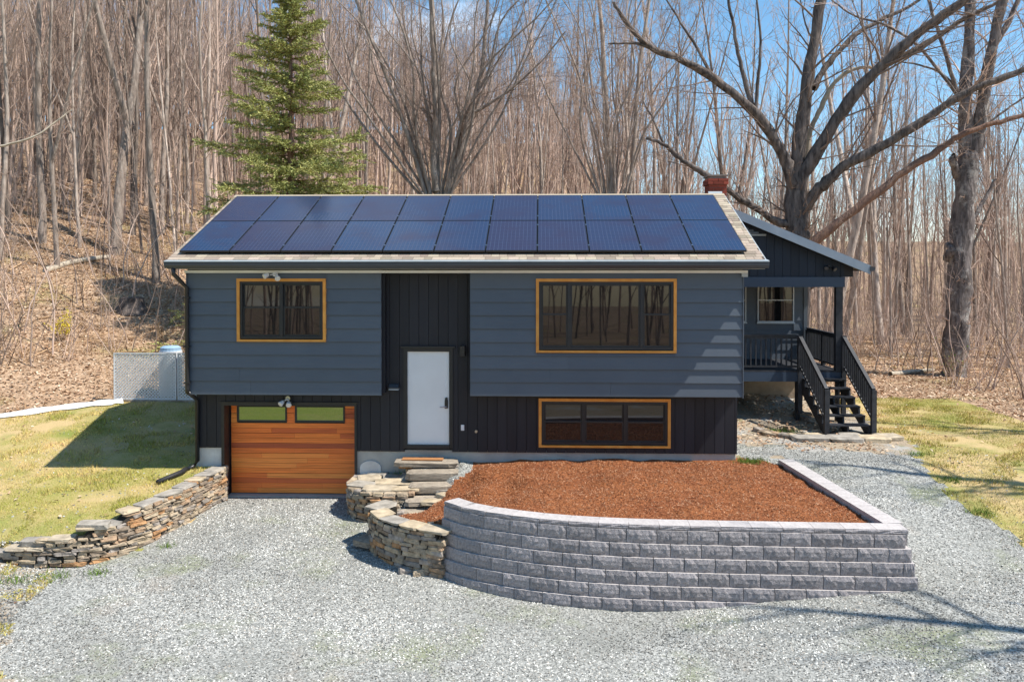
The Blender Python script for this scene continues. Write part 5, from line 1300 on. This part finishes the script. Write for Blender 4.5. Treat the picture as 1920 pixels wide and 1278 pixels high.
# ------------------------------------------------------------------ spruce
def spruce():
    YS = 12.0; px0 = 545; o = at(px0, 365, YS); z0 = h1(o.x, YS); H = at(px0, -75, YS).z-z0; org = Vector((o.x, YS, z0)); r = random.Random(5)
    tr = Tree(6); tr.limb([org-Vector((0, 0, .2)), org+Vector((0, 0, H*.35)), org+Vector((.03, 0, H*.7)), org+Vector((0, 0, H))], .17, .02, n=8, subs=0)
    NV, NF = [], []
    def needles(p, d, size):
        # tuft: 3 small crossed blades along the twig
        for _ in range(3):
            v = Vector((r.gauss(0, 1), r.gauss(0, 1), r.gauss(0, .8))); v = (v-d*v.dot(d)*.5).normalized()
            e = (d*.9+v*.75).normalized()*size*r.uniform(.7, 1.25); w = e.cross(Vector((r.gauss(0, 1), r.gauss(0, 1), r.gauss(0, 1)))).normalized()*size*.21
            b = len(NV); NV.extend([p-w, p+w, p+e]); NF.append((b, b+1, b+2))
    z = z0+.7
    while z < z0+H-.15:
        f = (z-z0)/H; rad = (4.1*(1-f)**.80+.12)*(1.0 if f < .9 else .8); nb = r.randint(6, 8) if f < .85 else 8; a0 = r.uniform(0, 6.28)
        for k in range(nb):
            a = a0+2*pi*k/nb+r.gauss(0, .28); Lb = rad*r.choice([.4, .6, .85, 1.0, 1.15])*r.uniform(.8, 1.12)
            if r.random() < .13 and f < .8: continue
            if cos(a) > .3 and .52 < f < .62 and r.random() < .6: continue
            d = Vector((cos(a), sin(a), -.12+.55*f)).normalized(); p = Vector((org.x, org.y, z+r.uniform(-.3, .3))); pts = [p]
            n = 7
            for i in range(n):
                d = (d+Vector((r.gauss(0, .06), r.gauss(0, .06), .035 if i > 2 else -.05))).normalized(); pts.append(pts[-1]+d*(Lb/n))
            tr.tube(pts, [.03*(1-.85*i/n)*(1-.5*f)+.004 for i in range(n+1)], 4, False)
            # foliage sprays along the outer two thirds
            for i in range(1, n+1):
                if i/n < .2 and r.random() < .4: continue
                for _ in range(int((6.5 if i < n else 9)*max(.7, Lb/1.7)*(1 if f > .33 else .3))):
                    q = pts[i-1].lerp(pts[i], r.random()); ax = (pts[i]-pts[i-1]).normalized(); sd = Vector((-ax.y, ax.x, 0))*r.choice([-1, 1])
                    sdir = (ax*.7+sd*r.uniform(.3, 1.1)+Vector((0, 0, r.uniform(-.55, .30)))).normalized(); Ls = Lb*r.uniform(.10, .26)*(1.15-.5*i/n)+.05
                    ns = max(2, int(Ls/.052))
                    for j in range(ns+1): needles(q+sdir*(Ls*j/ns), sdir, .088)
        z += r.uniform(.24, .40)*(1-.35*f)
    s = empty('spruce_tree', org, 'tall ragged green spruce standing alone behind the left half of the roof', 'spruce')
    me = mesh_np('trunk', [tuple(v-org) for v in tr.tv], tr.tf, True); me.materials.append(M['redbark']); link('trunk', me, s)
    me = mesh_np('crown', [tuple(v-org) for v in NV], NF); me.materials.append(M['needle']); link('crown', me, s)
    print('spruce tris', len(NF))
spruce()
# far conifer shape on the hill
# ------------------------------------------------------------------ shrubs
def shrub(px, py, H, wd, label, name, leafm, nl, cat='shrub', stems=14):
    p = ground_hit(px, py); r = random.Random(int(px)); t = Tree(int(px*3)); LV, LF = [], []
    for k in range(stems):
        d = Vector((r.gauss(0, wd), r.gauss(0, wd), 1)).normalized(); t.branch(p+Vector((r.gauss(0, .06), r.gauss(0, .06), -.05)), d, H*r.uniform(.6, 1), .010, 1, 2, .1, .15, (4, 3), .004, .7)
    o = t.place(name, p, label, cat, twig='stalk')
    if leafm:
        for _ in range(nl):
            c = r.choice(t.cv); 
            if (c.z-p.z) < H*.25: continue
            b = len(LV); c = c-p
            for _k in range(3): LV.append(c+Vector((r.gauss(0, .022), r.gauss(0, .022), r.gauss(0, .022))))
            LF.append((b, b+1, b+2))
        me = mesh_np('blossom', [tuple(v) for v in LV], LF); me.materials.append(M[leafm]); link('blossom', me, o)
    return o
shrub(118, 640, .95, .35, 'small yellow-flowering forsythia on the leafy bank', 'forsythia_bush', 'yellow', 900)
shrub(190, 590, 1.1, .2, 'sparse reddish bare shrub beside the stump on the bank', 'bare_shrub', None, 0, stems=8)
shrub(300, 640, .9, .3, 'bare pinkish twiggy shrub behind the lattice screen', 'bare_shrub', None, 0, stems=10)
shrub(1790, 722, 1.6, .5, 'budding twiggy shrub at the foot of the big maple', 'twiggy_shrub', 'greengrass', 120, stems=14)

# ------------------------------------------------------------------ scattered small stuff
def scatter(n, box, cls, keep=None):
    x = NR.uniform(box[0], box[1], n); y = NR.uniform(box[2], box[3], n); m = np.isin(classify(x, y), cls)
    if keep is not None: m &= keep(x, y)
    m &= ~((x > XL-.05) & (x < XR+.02) & (y > .3) & (y < 6.7)); x, y = x[m], y[m]; return x, y, hgt(x, y)
def rot_pts(base, n, s, tilt=1.0):
    "n random rotated copies of base points (k,3), sizes s (n,) or (n,3)"
    a = NR.uniform(0, 2*pi, n); b = NR.normal(0, .5, n)*tilt; c = NR.normal(0, .5, n)*tilt
    P = base[None]*(s[:, None, :] if s.ndim == 2 else s[:, None, None])
    x, y, z = P[..., 0], P[..., 1], P[..., 2]
    y, z = y*np.cos(b)[:, None]-z*np.sin(b)[:, None], y*np.sin(b)[:, None]+z*np.cos(b)[:, None]
    x, z = x*np.cos(c)[:, None]-z*np.sin(c)[:, None], x*np.sin(c)[:, None]+z*np.cos(c)[:, None]
    x, y = x*np.cos(a)[:, None]-y*np.sin(a)[:, None], x*np.sin(a)[:, None]+y*np.cos(a)[:, None]
    return np.stack([x, y, z], -1)
def pieces(name, xyz, base, faces, s, ml, label, cat, tilt=1.0, lift=0, kind='stuff'):
    n = len(xyz[0]); P = rot_pts(base, n, s, tilt); P = P+np.stack(xyz, -1)[:, None]; P[..., 2] += lift
    k = base.shape[0]; F_ = (faces[None]+np.arange(n)[:, None, None]*k).reshape(-1, faces.shape[1])
    o = link(name, mesh_np(name, P.reshape(-1, 3), F_), None, M[ml]); return tag(o, label, cat, None, kind)
octa = np.array([(1, 0, 0), (-1, 0, 0), (0, 1, 0), (0, -1, 0), (0, 0, .7), (0, 0, -.7)], float)
octf = np.array([(0, 2, 4), (2, 1, 4), (1, 3, 4), (3, 0, 4), (2, 0, 5), (1, 2, 5), (3, 1, 5), (0, 3, 5)])[:4].tolist()
octf = np.array([(0, 2, 4), (2, 1, 4), (1, 3, 4), (3, 0, 4)])
quad = np.array([(-1, -.7, 0), (1, -.55, .15), (.9, .7, 0), (-.8, .6, .2)], float); qf = np.array([(0, 1, 2), (0, 2, 3)])
g = scatter(230000, (-4, 16.5, -7.2, 2.6), [2], lambda x, y: NR.random(len(x)) < .16+.95*np.clip((vnoise(x*.9+y*.5, y*.8-x*.2, 3.4, 24)*.35+vnoise(x*.8+y*.5, y*1.2, 1.5, 21)*.35+vnoise(x, y, .6, 22)*.3-.30)/.34, 0, 1)); n = len(g[0])
pieces('gravel_stones', g, octa, octf, NR.uniform(.008, .021, (n, 3))*np.array([1.1, .9, .8]), 'pebble', 'loose grey and white crushed gravel covering the driveway', 'gravel')
g1 = scatter(9000, (-4.6, 16.5, -7.2, 6.5), [0, 3], lambda x, y: np.abs(vnoise(x, y, .9, 3)-.5) < .25); g2 = scatter(30000, (-5, 0, -7.4, -3), [3, 0]); g = tuple(np.concatenate([a[:2000], b]) for a, b in zip(g1, g2)); n = len(g[0])
pieces('stray_pebbles', g, octa, octf, NR.uniform(.008, .03, (n, 3)), 'pebble', 'stray pebbles on the dirt and lawn edges', 'pebbles')
g = scatter(62000, (4.2, 12.5, -4.2, .6), [4]); n = len(g[0])
pieces('mulch_chips', g, quad, qf, np.stack([NR.uniform(.008, .024, n), NR.uniform(.003, .008, n), np.full(n, .014)], 1), 'mulchchip', 'shredded red-brown bark mulch filling the raised bed', 'mulch', tilt=.9, lift=.008)
# leaves on the hill and the woodland floor
g1 = scatter(120000, (-24, 8, -6, 32), [1], lambda x, y: (np.abs((x-CX)/(y-CY)) < .72)); 
g2 = scatter(90000, (12, 40, 4, 34), [1], lambda x, y: (np.abs((x-CX)/(y-CY)) < .66))
g = tuple(np.concatenate([a, b]) for a, b in zip(g1, g2)); n = len(g[0]); print('leaves', n)
pieces('fallen_leaves', g, quad, qf, np.stack([NR.uniform(.022, .055, n), NR.uniform(.018, .042, n), np.full(n, .04)], 1), 'leaf', 'dry fallen leaves carpeting the hillside and woodland floor', 'leaves', tilt=.8, lift=.03)
g1 = scatter(2500, (-12, 19.5, -8, 13), [0, 3]); g2 = scatter(1600, (11.1, 14.5, 1, 8.5), [3, 0]); g = tuple(np.concatenate([a[:900], b]) for a, b in zip(g1, g2)); n = len(g[0])
pieces('stray_leaves', g, quad, qf, np.stack([NR.uniform(.02, .045, n), NR.uniform(.02, .04, n), np.full(n, .05)], 1), 'leaf', 'scattered dry leaves on the lawn', 'leaves', tilt=.6, lift=.03)
# dry grass and stalks on the bank
blade = np.array([(-.07, 0, 0), (.07, 0, 0), (.25, .1, 1)], float); bf = np.array([(0, 1, 2)])
g = scatter(52000, (-22, 2, -4, 22), [1], lambda x, y: vnoise(x, y, 1.6, 2) > .42); n = len(g[0])
hh = NR.uniform(.08, .34, n); pieces('dry_grass', g, blade, bf, np.stack([hh*.35+.02, hh*.5, hh], 1), 'stalk', 'dry straw-coloured grass and stalks on the bank', 'dry grass', tilt=.9)
# lawn blades
g = scatter(620000, (-11, 19.5, -7.5, 9), [0], lambda x, y: (np.abs((x-CX)/(y-CY)) < .7) & (vnoise(x, y, .7, 7) > .28)); n = len(g[0]); print('blades', n)
hh = NR.uniform(.02, .055, n)*np.where(vnoise(g[0], g[1], .45, 12) > .62, 1.7, 1.0); pieces('lawn_grass', g, blade, bf, np.stack([hh*1.1, hh, hh], 1), 'grass', 'short patchy green and straw lawn grass', 'grass', tilt=.8)
# green tufts along the wall feet and by the house corner
def tufts(spots, name, label):
    xs, ys = [], []
    for (x, y, r_, k) in spots: xs.append(NR.normal(x, r_, k)); ys.append(NR.normal(y, r_*.7, k))
    x = np.concatenate(xs); y = np.concatenate(ys); n = len(x); hh = NR.uniform(.04, .12, n)
    pieces(name, (x, y, hgt(x, y)), blade, bf, np.stack([hh*.8, hh, hh], 1), 'greengrass', label, 'grass', tilt=.8)
tufts([(11.25, .2, .14, 500), (14.9, -.6, .12, 200), (14.75, -1.9, .12, 200), (-.9, -3.5, .14, 160), (-.3, -3.35, .1, 120), (-1.5, -3.7, .16, 200), (.35, -2.3, .08, 80), (12.9, 3.4, .2, 400), (4.0, .25, .12, 120), (-2.2, -4.6, .25, 200), (-2.0, -5.6, .25, 150), (15.0, 1.0, .15, 200), (15.1, -3.0, .2, 250)], 'grass_tufts', 'bright green grass tufts at the wall feet and house corner')
print('shingles', nsh, 'objects', len(bpy.data.objects), 'tris', sum(len(m.polygons) for m in bpy.data.meshes))
